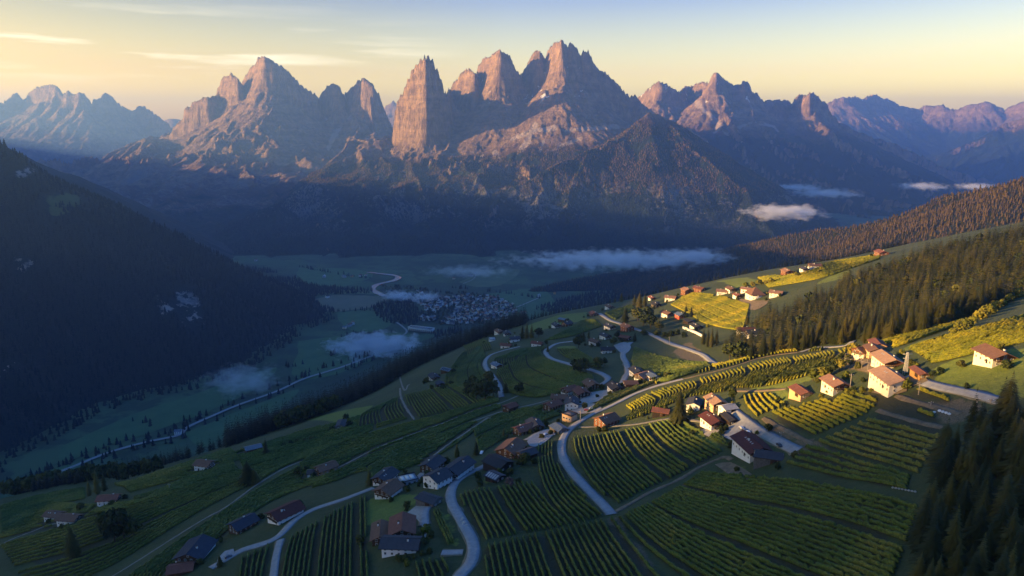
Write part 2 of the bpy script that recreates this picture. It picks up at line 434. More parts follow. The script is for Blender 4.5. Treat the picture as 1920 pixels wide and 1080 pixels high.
def sampler(info):
    x0, y0, c, H = info
    def f(x, y):
        fx = np.clip((np.asarray(x) - x0) / c, 0, H.shape[1] - 1.01); fy = np.clip((np.asarray(y) - y0) / c, 0, H.shape[0] - 1.01)
        ix = fx.astype(int); iy = fy.astype(int); ax = fx - ix; ay = fy - iy
        return (H[iy, ix] * (1 - ax) + H[iy, ix + 1] * ax) * (1 - ay) + (H[iy + 1, ix] * (1 - ax) + H[iy + 1, ix + 1] * ax) * ay
    return f

# --- main massif with the tower
YM = lambda u: float(np.interp(u, [735,797,836,845,890,896,940,975,980,1010,1024,1053,1100,1190,1330], [6450,6200,6250,7250,6880,7200,6750,6850,7150,6880,7050,6700,6780,6950,6950]))
cM = [(735,262),(736,235),(742,195),(746,178),(757,160),(762,145),(770,125),(780,112),(790,100),(797,93),(803,94),(811,105),(820,122),(827,140),(832,160),(838,166),(845,160),(850,150),(860,137),(870,125),(880,123),(890,130),(898,130),(897,118),(905,105),(912,102),(918,100),(925,94),(938,88),(950,92),(958,103),(965,122),(975,135),(980,130),(985,120),(993,107),(1003,92),(1012,90),(1020,100),(1024,105),(1028,88),(1033,80),(1045,72),(1053,70),(1060,77),(1065,82),(1070,75),(1078,80),(1085,92),(1090,98),(1095,87),(1102,90),(1112,108),(1120,120),(1132,130),(1145,140),(1160,152),(1170,165),(1180,175),(1190,173),(1210,190),(1240,215),(1290,232),(1330,262)]
A = crest(cM, YM)
rM = [(A[20:], 430, 115, .56), (A[:17], 760, 75, .56), (A[15:22], 600, 90, .56)]
def buttresses(cr_, us, yfn, vs, seed, L=(380, 620), dr=(1.25, 1.8), a=380, b=55, hd=(248, 288)):
    r = np.random.default_rng(seed); out = []
    for u in us:
        v = np.interp(u, [c[0] for c in cr_], [c[1] for c in cr_])
        s = at_y(u, v, yfn(u)); s[2] -= r.uniform(50, 130); l = r.uniform(*L); h = r.uniform(*hd)
        out.append((spur(s, h, l, l * r.uniform(*dr), seed + int(u), wig=.25, n=6, conc=1.3), a, b, .62))
    return out
rM += buttresses(cM, [846,866,886,902,925,945,966,985,1003,1022,1040,1056,1072,1090,1104,1122,1142,1162,1184], YM, None, 11)
# left shoulder of the tower falling to the valley, and the wooded front ridge
rM.append((crest([(735,262),(712,290),(690,320),(660,345),(625,372),(590,405),(540,440)], lambda u: 6650 - (735 - u) * 4), 60, 60, .62))
rM.append((np.array([at_y(845,175,6800), at_y(830,195,6600), at_y(800,222,6350), at_y(770,262,6100), at_y(735,300,5800), at_y(700,345,5450), at_y(680,400,5000), at_y(670,450,4600)]), 90, 60, .66))
def spurs_from(uvs, yfn, head, L, base_to, seed, a=70, b=55, c=.72, dz=-560):
    out = []
    for i, (u, v) in enumerate(uvs):
        s = at_y(u, v, yfn(u)); s[2] += dz[i] if isinstance(dz, list) else dz; s[1] -= 330
        hd = head[i] if isinstance(head, (list, tuple)) else head
        ln = L[i] if isinstance(L, (list, tuple)) else L
        sp_ = spur(s, hd, ln, s[2] - base_to, seed + i * 7, wig=.32, n=10, conc=1.5)
        out.append((sp_, a, b, c))
        r = np.random.default_rng(seed + i)
        for k in (3, 5, 7):
            q = sp_[k].copy(); side = 1 if r.random() < .5 else -1
            out.append((spur(q, hd + side * r.uniform(35, 60), ln * .3, (q[2] - base_to) * .45, seed + i * 31 + k, n=6), a * .5, b * .7, c))
    return out
rM += spurs_from([(797,93),(880,123),(938,88),(1005,92),(1053,72),(1100,90),(1150,145)], YM, [262,258,266,262,272,280,290], [2300,2500,2600,2400,2500,2400,2000], VZ + 20, 40, dz=[-860,-560,-640,-640,-740,-640,-420])
rM += spurs_from([(850,150),(915,100),(970,128),(1030,90),(1075,85),(1125,125),(1180,178)], YM, [250,262,270,268,275,285,296], [1300,1200,1300,1100,1300,1300,1500], -220, 140, dz=-620)
rM += [(spur(at_y(u, v, YM(u)) + np.array([0, 350, -620]), h, 1500, 500, 70 + u, n=6), 80, 60, .7) for u, v, h in ((797,93,80),(938,88,95),(1053,72,85),(1100,92,70))]
# wooded foothill in front
rM.append((np.array([at_y(1235,204,5500), at_y(1205,215,5400), at_y(1165,245,5250), at_y(1115,270,5100), at_y(1065,295,4950), at_y(990,332,4750), at_y(930,360,4600), at_y(890,385,4450), at_y(860,415,4300)]), 12, 60, .62))
rM.append((np.array([at_y(1235,204,5500), at_y(1258,216,5520), at_y(1290,250,5500), at_y(1330,290,5400), at_y(1380,335,5300), at_y(1440,385,5100)]), 12, 60, .62))
rM += [(spur(at_y(u, v, y), h, L, at_y(u, v, y)[2] - VZ, 300 + u, n=9, conc=1.2), 12, 45, .64) for u, v, y, h, L in ((1225,210,5450,262,1500),(1235,206,5500,285,1700),(1165,247,5250,268,1300),(1100,280,5050,262,1200),(1290,252,5500,280,1500),(1020,320,4850,262,1000),(940,357,4620,262,800))]
rM.append((np.array([at_y(1235,206,5500), at_y(1230,190,6000) - [0,0,120], at_y(1200,185,6700) - [0,0,150]]), 60, 60, .62))
FANS = [(9, [(1005,235),(985,270),(962,310),(938,350)]), (11, [(930,285),(940,320),(938,350)]), (5, [(1090,258),(1050,275),(1010,300),(990,330)]), (4, [(1020,262),(1012,285),(1000,318)]),
  (7, [(1060,245),(1110,240),(1160,238)]), (6, [(875,345),(860,375),(850,395)]), (4, [(905,290),(880,340),(850,390)]), (8, [(1040,240),(1000,245),(960,262)]), (5,[(930,375),(905,395),(895,410)])]
mRock = rock_material("rock_main", -60, snow_z=250, ytilt=.7, cliffs=True)
_, infoM = massif("mountain_main", -2600, 2700, 3050, 8200, 11.5, rM, mRock, 5, apron=lambda X, Y: VZ - 12 + (520 * np.clip((Y + 200 * fbm(X / 500, Y / 500, 3, 31) - 3300) / 2900, 0, 1.05) ** 1.9 + (ridged(X / 330, Y / 900, 4, 33) - .25) * 190 * sstep(3350, 4700, Y + 200 * fbm(X / 300, Y / 300, 2, 34))) * (1 - sstep(1200, 2300, X)) * sstep(-2300, -1300, X), crests=[A], fany=5700, er=dict(n=90000, steps=80, seed=3))
FANS = [(8, [(640,235),(622,262),(615,280)]), (7, [(690,262),(700,280),(712,300)]), (3, [(515,245),(495,275),(483,310),(482,335)]), (5, [(735,265),(715,290),(695,305)]), (6, [(600,205),(620,230)])]
# --- left massif
YL = lambda u: float(np.interp(u, [60,340,400,408,447,454,497,590,600,640,646,690,735,770], [8300,8250,8100,8450,8150,8600,8050,8250,8600,8250,8600,8100,8250,8300]))
cL = [(60,400),(150,350),(205,312),(250,283),(300,255),(322,240),(340,215),(350,195),(365,181),(378,179),(390,175),(405,172),(410,155),(420,135),(437,132),(447,145),(455,153),(460,135),(470,120),(482,113),(485,102),(495,98),(510,104),(525,115),(545,130),(555,140),(562,152),(575,160),(590,172),(597,178),(608,165),(613,155),(625,150),(635,155),(642,172),(648,170),(655,162),(665,155),(672,147),(682,143),(700,155),(712,175),(720,200),(728,230),(738,262),(770,300)]
rL = [(crest(cL, YL), 420, 115, .55)] + buttresses(cL, [330,352,372,392,415,436,460,480,497,515,535,555,580,606,625,652,672,690,708], YL, None, 211)
rL += spurs_from([(300,255),(365,181),(437,132),(495,98),(550,135),(625,150),(682,143),(722,215)], YL, [255,258,262,270,275,270,262,262], [2300,2600,2900,3200,3000,2600,2600,1800], VZ + 10, 440, dz=[-150,-380,-480,-620,-480,-400,-480,-250])
rL += spurs_from([(340,215),(400,172),(465,125),(520,110),(590,172),(660,160),(705,165)], YL, [250,262,270,268,275,272,270], [1500,1400,1500,1400,1500,1200,1100], -200, 540, dz=-500)
rL.append((np.array([at_y(455,153,8300) - [0,0,150], at_y(440,215,7600), at_y(400,260,7000), at_y(350,310,6500), at_y(300,350,6100), at_y(250,380,5800)]), 60, 60, .62))
mRockL = rock_material("rock_left", -530, forest_w=90, cliffs=True, rock=(.29,.20,.13))
_, infoL = massif("mountain_left_range", -6600, 200, 3750, 9800, 17.0, rL, mRockL, 25, apron=lambda X, Y: VZ - 12 + (500 * np.clip((Y + 200 * fbm(X / 500, Y / 500, 3, 36) - 4000) / 3400, 0, 1.05) ** 1.8 + (ridged(X / 380, Y / 1000, 4, 38) - .25) * 190 * sstep(4050, 5400, Y + 200 * fbm(X / 300, Y / 300, 2, 39))) * (1 - sstep(-1400, -600, X)) * sstep(-4900, -3500, X + (Y - 6500) * .35), crests=[rL[0][0]], er=dict(n=70000, steps=70, seed=5))
FANS = [(8, [(1300,190),(1330,215),(1350,235),(1340,250)]), (5, [(1380,240),(1410,230),(1450,238),(1460,245)]), (4, [(1340,240),(1390,265),(1405,285),(1418,298)]), (5, [(1290,175),(1310,190)]), (4,[(1420,205),(1470,200),(1530,215)])]
# --- right massif
YR = lambda u: float(np.interp(u, [1130,1197,1240,1275,1290,1342,1380,1392,1470,1488,1518,1570,1910], [8700,8900,8450,8600,8900,8400,8600,8450,8700,8900,8400,8600,8800]))
cR = [(1130,200),(1175,190),(1197,178),(1207,167),(1215,160),(1225,152),(1237,147),(1250,152),(1262,163),(1275,168),(1282,160),(1290,156),(1300,160),(1307,150),(1325,147),(1330,150),(1335,137),(1342,131),(1350,136),(1357,142),(1367,150),(1375,155),(1387,152),(1395,143),(1402,149),(1410,162),(1422,175),(1435,184),(1450,183),(1465,181),(1480,186),(1490,190),(1492,177),(1502,171),(1512,173),(1518,169),(1525,168),(1537,177),(1550,190),(1560,207),(1570,222),(1600,240),(1630,250),(1680,265),(1720,282),(1760,304),(1810,324),(1860,338),(1910,352)]
rR = [(crest(cR, YR), 280, 110, .48)] + buttresses(cR, [1215,1237,1262,1295,1325,1342,1360,1392,1420,1465,1500,1525], YR, None, 311, L=(300, 450), a=220)
rR += spurs_from([(1237,147),(1300,158),(1345,132),(1395,145),(1465,181),(1520,169),(1600,240),(1690,268)], YR, [262,266,268,272,275,280,285,290], [2400,2600,3000,3000,2900,3000,2600,1900], VZ + 10, 640, c=.6, dz=-330)
rR.append((np.array([at_y(1342,133,8650) - [0,0,150], at_y(1390,215,8100), at_y(1430,235,7700), at_y(1500,262,7300), at_y(1560,300,6900), at_y(1640,335,6600)]), 60, 60, .55))
mRockR = rock_material("rock_right", -40, rock=(.29,.20,.13), snow_z=300)
_, infoR = massif("mountain_right_range", 900, 8200, 5200, 10000, 19.0, rR, mRockR, 45, crests=[rR[0][0]], er=dict(n=60000, steps=70, seed=6))
FANS = []
# --- far ranges
cF = [(-260,250),(-180,200),(-90,170),(-40,195),(0,189),(10,182),(17,177),(32,170),(47,182),(55,167),(67,162),(78,155),(90,153),(105,157),(117,172),(127,165),(135,171),(150,164),(160,175),(172,194),(176,182),(185,182),(197,168),(215,182),(235,197),(247,205),(255,196),(270,195),(285,205),(300,215),(322,236),(350,262),(390,290)]
YF = lambda u: 12500 + 250 * math.sin(u / 31.0)
rF = [(crest(cF, YF), 330, 140, .5)] + buttresses(cF, [-90,-20,32,60,90,115,150,176,197,225,262], YF, None, 411, L=(500, 800), a=260, b=90) + spurs_from([(-90,170),(32,170),(90,153),(150,164),(197,168),(265,195)], YF, [265,268,268,270,275,280], 3600, VZ, 740, c=.55)
mRockF = rock_material("rock_far", -450, ns=.7)
CR = rF[0][0]
massif("mountain_far_left", -13500, -4200, 8200, 14000, 32.0, rF, mRockF, 65, flute=60, flute_w=130, warp=45, crests=[CR], er=dict(n=30000, steps=50, seed=8))
cG = [(290,228),(312,221),(327,214),(340,215),(365,222)]
cH = [(705,215),(722,197),(732,187),(742,185),(752,200),(765,215)]
rG = [(crest(cG, 16000), 300, 160, .5), (crest(cH, 15500), 300, 160, .5)]
massif("mountain_far_centre", -11500, -1500, 13500, 17500, 50.0, rG, mRockF, 85, flute=50, flute_w=200)
cK = [(1480,215),(1520,200),(1552,190),(1565,180),(1590,177),(1610,178),(1620,183),(1630,175),(1640,173),(1655,180),(1665,180),(1680,190),(1700,197),(1725,200),(1735,193),(1750,197),(1765,193),(1785,200),(1800,200),(1820,192),(1830,190),(1845,187),(1858,186),(1870,195),(1885,200),(1905,192),(1920,187),(1950,180),(2000,190),(2060,185)]
YK = lambda u: 14500 + 300 * math.sin(u / 37.0) - max(0, u - 1800) * 10
rK = [(crest(cK, YK), 230, 130, .46)] + buttresses(cK, [1565,1600,1640,1665,1700,1735,1765,1800,1830,1858,1905], YK, None, 511, L=(500, 900), dr=(.8,1.1), a=190, b=90) + spurs_from([(1565,180),(1640,173),(1700,197),(1765,193),(1850,186),(1920,187)], YK, [262,266,262,258,262,250], 4200, VZ, 840, c=.52)
rK.append((crest([(2040,180),(1980,195),(1920,212),(1870,235),(1830,256),(1790,275),(1740,300)], lambda u: 10500 - (2040 - u) * 1.0), 90, 100, .5))
mRockK = rock_material("rock_far_right", 60, ns=.7, snow_z=560)
CR = rK[0][0]
massif("mountain_far_right", 4800, 14500, 7800, 16200, 34.0, rK, mRockK, 95, flute=50, flute_w=120, warp=45, crests=[CR], er=dict(n=30000, steps=60, seed=9))

# --- wooded mountain at the left (its unseen crest beyond the picture is shaped to cast shade)
def forest_ground_material(name, rocky=True):
    t = NT(name); n2 = t.noise(.02, 6, .65); nor = t.xyz(t.tc.outputs['True Normal'])
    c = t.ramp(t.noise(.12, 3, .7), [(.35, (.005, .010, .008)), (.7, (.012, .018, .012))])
    if rocky:
        rk = t.mix(t.ramp(n2, [(.4, 0), (.6, 1)]), (.08, .08, .085), (.22, .215, .21))
        m = t.at('rockmask'); c = t.mix(t.ramp(t.math('ADD', m, t.math('MULTIPLY', t.math('SUBTRACT', t.noise(.035, 4, .7), .5), 2.2)), [(.5, 0), (.62, 1)]), c, rk)
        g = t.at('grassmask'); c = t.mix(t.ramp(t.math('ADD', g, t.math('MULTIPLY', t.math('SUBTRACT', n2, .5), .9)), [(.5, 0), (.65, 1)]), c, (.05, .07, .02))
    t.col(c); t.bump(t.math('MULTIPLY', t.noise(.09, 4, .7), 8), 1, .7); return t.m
LMR = np.array([(-3200,-2500,400),(-2700,-1200,385),(-2420,-755,360),(-2330,-355,368),(-2290,-215,345),(-2289,-185,322),(-2288,-172,293),(-2288,-157,271),(-2287,-135,266),(-2285,-95,258),(-2280,-62,254),(-2275,-5,249),(-2268,65,249),(-2262,145,245),(-2256,195,240),(-2252,245,231),(-2250,315,223),(-2300,900,212),(-2150,1500,150),(-1900,2000,60)] + [tuple(at_y(u, v, y)) for u, v, y in ((0,265,2200),(50,297,2220),(100,335,2250),(200,383,2290),(300,421,2330),(400,470,2360),(480,522,2400),(560,563,2430),(635,604,2450))])
rLM = [(LMR[:18], 10, 60, .74), (LMR[17:], 20, 60, .69)]
rLM += [(spur(at_y(u, v, y) - [0, 0, 10], h, L * .80, at_y(u, v, y)[2] - VZ, 900 + u, n=8, conc=1.1), 20, 50, .75) for u, v, y, h, L in ((60,300,2230,285,1050),(200,383,2290,280,760),(330,440,2340,275,560),(450,505,2390,270,330),(0,270,2200,300,1250))]
# the shoulder behind it
rLM.append((np.array([(-4300,5000,100), at_y(-60,225,3400), at_y(20,272,3420), at_y(60,292,3440), at_y(100,322,3450), at_y(140,338,3460), at_y(190,372,3500), at_y(260,430,3600)]), 25, 60, .6))
mFor = forest_ground_material("forest_floor")
# unseen far crest added left of the frame to shade the foot of the ranges
rFB = [(np.array([(-2950,2000,255),(-3250,2900,250),(-3600,3700,240),(-4100,4500,160),(-4600,5200,120),(-5800,6500,60),(-7200,8400,60),(-8600,10400,100),(-10500,12500,200)]), 60, 80, .6)]
massif("shade_crest_left", -11500, -2150, 1500, 13500, 55.0, rFB, mRockF, 75, flute=20, flute_w=200)
def lm_extra(o, info):
    x0, y0, c, H = info; ny, nx = H.shape
    X, Y = np.meshgrid(x0 + np.arange(nx) * c, y0 + np.arange(ny) * c)
    return X, Y
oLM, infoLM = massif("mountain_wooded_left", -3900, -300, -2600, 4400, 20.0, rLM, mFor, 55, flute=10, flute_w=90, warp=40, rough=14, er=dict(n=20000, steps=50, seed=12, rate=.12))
hLM = sampler(infoLM)
X, Y = lm_extra(oLM, infoLM); Z = infoLM[3]
# picture coordinates of these slopes, used once to place the bare cliff and the alp
dep = np.maximum(Y * cp - Z * sp, 1); UU = 960 + FPX * X / dep; VV = 540 - FPX * (Y * sp + Z * cp) / dep
def blob(u, v, ru, rv): return np.clip(1.5 - np.sqrt(((UU - u) / ru) ** 2 + ((VV - v) / rv) ** 2), 0, 1)
rmask = np.maximum.reduce([blob(352,564,26,22) * .72, blob(362,600,28,20) * .5, blob(304,576,20,18) * .66, blob(45,492,28,9) * .7, blob(45,323,30,12) * .7, blob(20,690,30,8) * .5])
gmask = np.maximum.reduce([blob(120,375,45,16), blob(105,395,30,12)]) * .8
attr(oLM.data, 'rockmask', rmask); attr(oLM.data, 'grassmask', gmask)

# --- wooded ridge behind the hill on the right, its foot running into the valley
rFR = [(np.array([at_y(1400,452,2550), at_y(1450,442,2400), at_y(1540,422,2250), at_y(1640,400,2100), at_y(1730,378,1950), at_y(1820,352,1800), at_y(1920,322,1700), at_y(2050,275,1600), at_y(2300,190,1500)]), 15, 60, .5),
       (np.array([at_y(1400,452,2550), at_y(1340,466,2750), at_y(1280,482,2900), at_y(1200,505,2900), at_y(1080,525,2850), at_y(1000,540,2800)]), 15, 60, .45)]
rFR += [(spur(at_y(u, v, y) - [0, 0, 12], h, L, (at_y(u, v, y)[2] - VZ) * f, 1000 + u, n=8, conc=1.1), 15, 40, .5) for u, v, y, h, L, f in ((1400,452,2550,235,900,.9),(1540,422,2250,232,1100,.9),(1640,400,2100,230,1100,.85),(1760,370,1900,228,1100,.8),(1300,478,2850,240,800,.95),(1870,338,1750,228,1000,.7))]
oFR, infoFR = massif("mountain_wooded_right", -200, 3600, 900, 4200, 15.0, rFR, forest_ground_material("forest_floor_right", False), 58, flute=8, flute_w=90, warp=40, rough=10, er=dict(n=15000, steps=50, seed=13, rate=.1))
hFR = sampler(infoFR)
hMM = sampler(infoM)

# ------------------------------------------------------------------ hill sheet
xs = np.unique(np.concatenate([np.arange(-1900, -520, 14.), np.arange(-520, 520, 2.6), np.arange(520, 2400, 14.)]))
ys = np.unique(np.concatenate([np.arange(-700, 110, 14.), np.arange(110, 900, 2.6), np.arange(900, 2300, 14.)]))
HX, HY = np.meshgrid(xs, ys); HZ = hill(HX, HY)
HX_, HY_ = HX.ravel(), HY.ravel()

# ------------------------------------------------------------------ hill ground, meadows, bare strips
def PX(pts): return np.array([G(u, v)[:2] for u, v in pts])
def smooth_line(p, step=2.0):
    p = np.asarray(p, float); n = len(p)
    if n < 3:
        L = np.linalg.norm(p[-1] - p[0]); k = max(2, int(L / step) + 1); t = np.linspace(0, 1, k)[:, None]; return p[0] + (p[-1] - p[0]) * t
    q = np.vstack([2 * p[0] - p[1], p, 2 * p[-1] - p[-2]]); out = []
    for i in range(n - 1):
        a, b, c, d = q[i], q[i + 1], q[i + 2], q[i + 3]; L = np.linalg.norm(c - b); k = max(1, int(round(L / step)))
        for t in np.arange(k) / k:
            out.append(.5 * ((2 * b) + (c - a) * t + (2 * a - 5 * b + 4 * c - d) * t * t + (3 * b - a - 3 * c + d) * t ** 3))
    out.append(p[-1]); return np.array(out)
def resample(p, n):
    d = np.concatenate([[0], np.cumsum(np.linalg.norm(np.diff(p, axis=0), axis=1))]); t = np.linspace(0, d[-1], n)
    return np.stack([np.interp(t, d, p[:, k]) for k in range(p.shape[1])], -1)

ROADS = [  # name, width, pts, material, label
 ("paved", 4.6, [(842,1112),(862,1080),(880,1060),(888,1038),(885,1013),(873,990),(859,965),(848,945),(845,925),(854,905),(874,890),(898,879),(918,870),(950,858)]),
 ("paved", 4.4, [(1147,965),(1130,946),(1110,926),(1090,905),(1072,885),(1059,865),(1053,845),(1055,825),(1067,806),(1085,792),(1110,777),(1135,766),(1160,754),(1190,739),(1222,727),(1252,718),(1280,711)]),
 ("paved", 4.2, [(395,1066),(420,1051),(454,1032),(493,1020),(516,1010),(531,998),(555,974),(589,955),(640,938),(672,926),(700,915)]),
 ("paved", 3.4, [(508,1112),(513,1080),(518,1044),(526,1012)]),
 ("track", 2.6, [(180,1096),(215,1078),(300,1025),(380,975),(425,950),(480,910),(530,880),(565,865)]),
 ("track", 2.4, [(610,884),(640,874),(705,841),(780,812),(840,790),(890,770),(940,755),(972,742)]),
 ("track", 2.6, [(885,791),(940,772),(1005,757),(1030,750)]),
 ("track", 2.4, [(800,865),(825,845),(850,827),(890,800),(915,783)]),
 ("paved", 4.0, [(940,745),(936,724),(922,703),(911,689),(910,677),(920,666),(942,658),(975,650)]),
 ("paved", 4.2, [(1075,640),(1046,644),(1030,652),(1023,660),(1033,672),(1068,683),(1108,694),(1130,702),(1140,711),(1127,722)]),
 ("paved", 4.6, [(1167,718),(1173,706),(1178,696),(1174,681),(1168,668),(1172,653),(1183,642)]),
 ("paved", 4.4, [(1122,588),(1141,599),(1163,607),(1194,618),(1213,624),(1235,634),(1265,647),(1296,657),(1322,668),(1342,682)]),
 ("paved", 4.4, [(1376,772),(1400,791),(1431,813),(1467,832),(1495,846)]),
 ("paved", 3.6, [(1700,706),(1716,712),(1760,725),(1820,738),(1880,754)]),
 ("paved", 3.6, [(1500,661),(1530,652),(1561,651),(1587,648),(1600,640)]),
 ("dirt", 3.0, [(1280,711),(1310,704),(1370,689),(1420,673),(1460,665),(1510,659)]),
 ("dirt", 2.6, [(1378,733),(1420,733),(1475,729)]),
 ("dirt", 2.8, [(1431,784),(1467,804),(1500,821),(1522,832)]),
 ("dirt", 2.6, [(1600,753),(1680,742),(1760,765),(1800,776)][1:]),
 ("dirt", 2.6, [(1150,962),(1190,940),(1222,922),(1278,897),(1311,877),(1355,858),(1372,862)]),
 ("dirt", 2.2, [(1645,769),(1700,786),(1768,802)]),
 ("track", 2.2, [(0,1022),(30,1008),(60,997),(90,985),(115,980)]),
 ("track", 2.0, [(740,698),(750,709),(768,722)]),
 ("track", 2.4, [(750,728),(752,745),(762,766),(777,787)]),
 ("paved", 4.0, [(796,985),(795,965),(800,952),(812,947)]),
 ("paved", 3.2, [(828,1037),(845,1037),(868,1036)]),
 ("paved", 7.0, [(992,826),(1010,815),(1030,806)]),
 ("paved", 8.0, [(1105,740),(1120,737),(1135,735)]),
 ("track", 2.4, [(1085,801),(1130,800),(1190,796),(1260,785),(1330,793)]),
]
def road_mat(name, c1, c2, sc_=.5, b=.03):
    t = NT(name); f = t.noise(sc_, 6, .7); f2 = t.noise(6.0, 3, .6)
    c = t.mix(t.ramp(f, [(.35, 0), (.68, 1)]), c1, c2); c = t.mix(t.ramp(f2, [(.4, 0), (.8, .35)]), c, tuple(x * .6 for x in c1)); t.col(c); t.bump(f2, b); return t.m
RMAT = {"paved": road_mat("road_asphalt", (.20,.205,.215), (.285,.29,.30)), "track": road_mat("track_gravel", (.12,.115,.095), (.22,.205,.18)), "dirt": road_mat("track_dirt", (.10,.078,.05), (.20,.155,.10))}
ROADW = []
for kind, w, pts in ROADS:
    p = smooth_line(PX(pts), 1.6); ROADW.append((p, w))
def strip(name, p, w, mat, lift, wob=0.0, wmean=0.0):
    t = np.gradient(p, axis=0); t /= np.linalg.norm(t, axis=1)[:, None] + 1e-9; nrm = np.stack([-t[:, 1], t[:, 0]], -1)
    ww = w / 2 * (1 + wob * fbm(np.arange(len(p)) / 4.0, np.zeros(len(p)) + w, 2, 3))
    rows = [p + nrm * (k * ww)[:, None] for k in (-1, -.33, .33, 1)]
    a = np.stack(rows, 1); n = len(p); zh = hill(a[..., 0], a[..., 1]); z = zh.mean(1)[:, None] * wmean + zh * (1 - wmean) + lift
    z[:, 0] -= 0.0
    v = np.concatenate([a, z[..., None]], -1)
    # side skirts so the strip has a thickness
    lo = v[:, [0, 3]].copy(); lo[..., 2] -= .5 + lift; v = np.concatenate([lo[:, :1], v, lo[:, 1:]], 1)
    me = mesh_np(name, v.reshape(-1, 3), grid_faces(6, n)); return link(name, me, mat)
for i, (kind, w, pts) in enumerate(ROADS):
    p, _ = ROADW[i]
    nm = "road" if kind == "paved" else "track"
    if kind == "paved":
        tag(strip("road_verge", p, w * .85 + 1.0, simple("verge", (.16,.145,.10), .4, .6), .12 + .004 * i, .25), kind='structure')
    tag(strip(nm, p, w * (.85 if kind == "paved" else .66), RMAT[kind], (.22 if kind == "paved" else .10) + .004 * i, 0 if kind == "paved" else .5), kind='structure')

MEADOW = [[(686,945),(700,930),(782,928),(778,950),(720,985),(684,985)], [(820,960),(835,950),(850,985),(868,1030),(845,1035)], [(905,890),(925,880),(935,900),(905,915)],
 [(1740,692),(1800,672),(1860,662),(1925,650),(1925,760),(1880,752),(1800,728),(1755,712)], [(1350,868),(1400,875),(1408,905),(1370,895)], [(1428,748),(1460,733),(1490,742),(1475,758),(1440,752)],
 [(1690,655),(1720,640),(1790,625),(1810,605),(1830,612),(1760,636),(1700,660)], [(1525,535),(1560,515),(1600,495),(1590,520)], [(1040,650),(1075,648),(1100,668),(1080,672)], [(560,790),(620,775),(700,760),(650,800)],
 [(1260,800),(1290,795),(1360,835),(1350,850),(1300,830)], [(1400,690),(1470,705),(1530,690),(1560,700),(1480,725),(1400,730)], [(985,612),(1050,590),(1100,585),(1100,600),(1040,612),(990,628)],
 [(1340,528),(1400,520),(1430,530),(1380,540)]]
BARE = [[(1730,745),(1790,752),(1850,765),(1830,790),(1770,795),(1745,765)], [(1480,835),(1540,835),(1640,870),(1720,905),(1715,925),(1600,890),(1500,855)], [(1420,790),(1460,790),(1540,835),(1500,845)],
 [(1140,965),(1160,965),(1210,1040),(1235,1100),(1190,1100)], [(1265,905),(1300,905),(1400,960),(1330,960)], [(1530,670),(1600,655),(1680,690),(1640,710),(1560,690)], [(1350,560),(1400,565),(1450,560),(1420,575)],
 [(1290,640),(1345,680),(1320,690),(1260,660)], [(1690,740),(1740,752),(1800,775),(1790,785),(1700,752)]]
mead = np.zeros(HX.shape); bare = np.zeros(HX.shape)
for pl in MEADOW: mead = np.maximum(mead, in_poly(HX, HY, PX(pl)))
for pl in BARE: bare = np.maximum(bare, in_poly(HX, HY, PX(pl)))
OUT = rim_out(HX, HY)
def blur2(A, k=2):
    for _ in range(k): A = (A + np.roll(A, 1, 0) + np.roll(A, -1, 0) + np.roll(A, 1, 1) + np.roll(A, -1, 1)) / 5
    return A
t = NT("hill_grass"); n1 = t.noise(.03, 5, .6); n2 = t.noise(.35, 5, .7); n3 = t.noise(2.2, 4, .7)
c = t.ramp(n1, [(.3, (.030,.046,.014)), (.55, (.046,.064,.019)), (.75, (.072,.080,.027))])
c = t.mix(t.ramp(n2, [(.45, 0), (.75, .4)]), c, (.095,.088,.045))
mm = t.math('ADD', t.at('meadow'), t.math('MULTIPLY', t.math('SUBTRACT', n2, .5), .5))
mc = t.ramp(n2, [(.3, (.085,.125,.018)), (.7, (.155,.19,.027))])
mc = t.mix(t.ramp(n1, [(.4, 0), (.7, .5)]), mc, (.13,.14,.03))
c = t.mix(t.ramp(mm, [(.42, 0), (.58, 1)]), c, mc)
bm = t.math('ADD', t.at('bare'), t.math('MULTIPLY', t.math('SUBTRACT', n2, .5), .7))
c = t.mix(t.ramp(bm, [(.42, 0), (.62, 1)]), c, t.ramp(n3, [(.3, (.085,.068,.038)), (.7, (.19,.145,.085))]))
fl_ = t.math('ADD', t.at('field'), t.math('MULTIPLY', t.math('SUBTRACT', n2, .5), .4))
c = t.mix(t.ramp(fl_, [(.4, 0), (.6, .85)]), c, t.ramp(n3, [(.3, (.022,.026,.011)), (.7, (.052,.044,.024))]))
c = t.mix(t.ramp(t.at('wood'), [(.3, 0), (.7, 1)]), c, (.016,.020,.010))
c = t.mix(t.ramp(n3, [(.35, .35), (.6, 0)]), c, (.02,.026,.01))
t.col(c); t.bump(t.math('ADD', t.math('MULTIPLY', n3, .35), t.math('MULTIPLY', n2, .9)), 1.0, .8)
me = mesh_np("hill_ground", np.stack([HX_, HY_, HZ.ravel()], -1), grid_faces(len(xs), len(ys)), smooth=True)
attr(me, 'meadow', blur2(mead)); attr(me, 'bare', blur2(bare)); attr(me, 'wood', sstep(4, 30, OUT))
hill_me = me; tag(link("hill_ground", me, t.m), kind='structure')

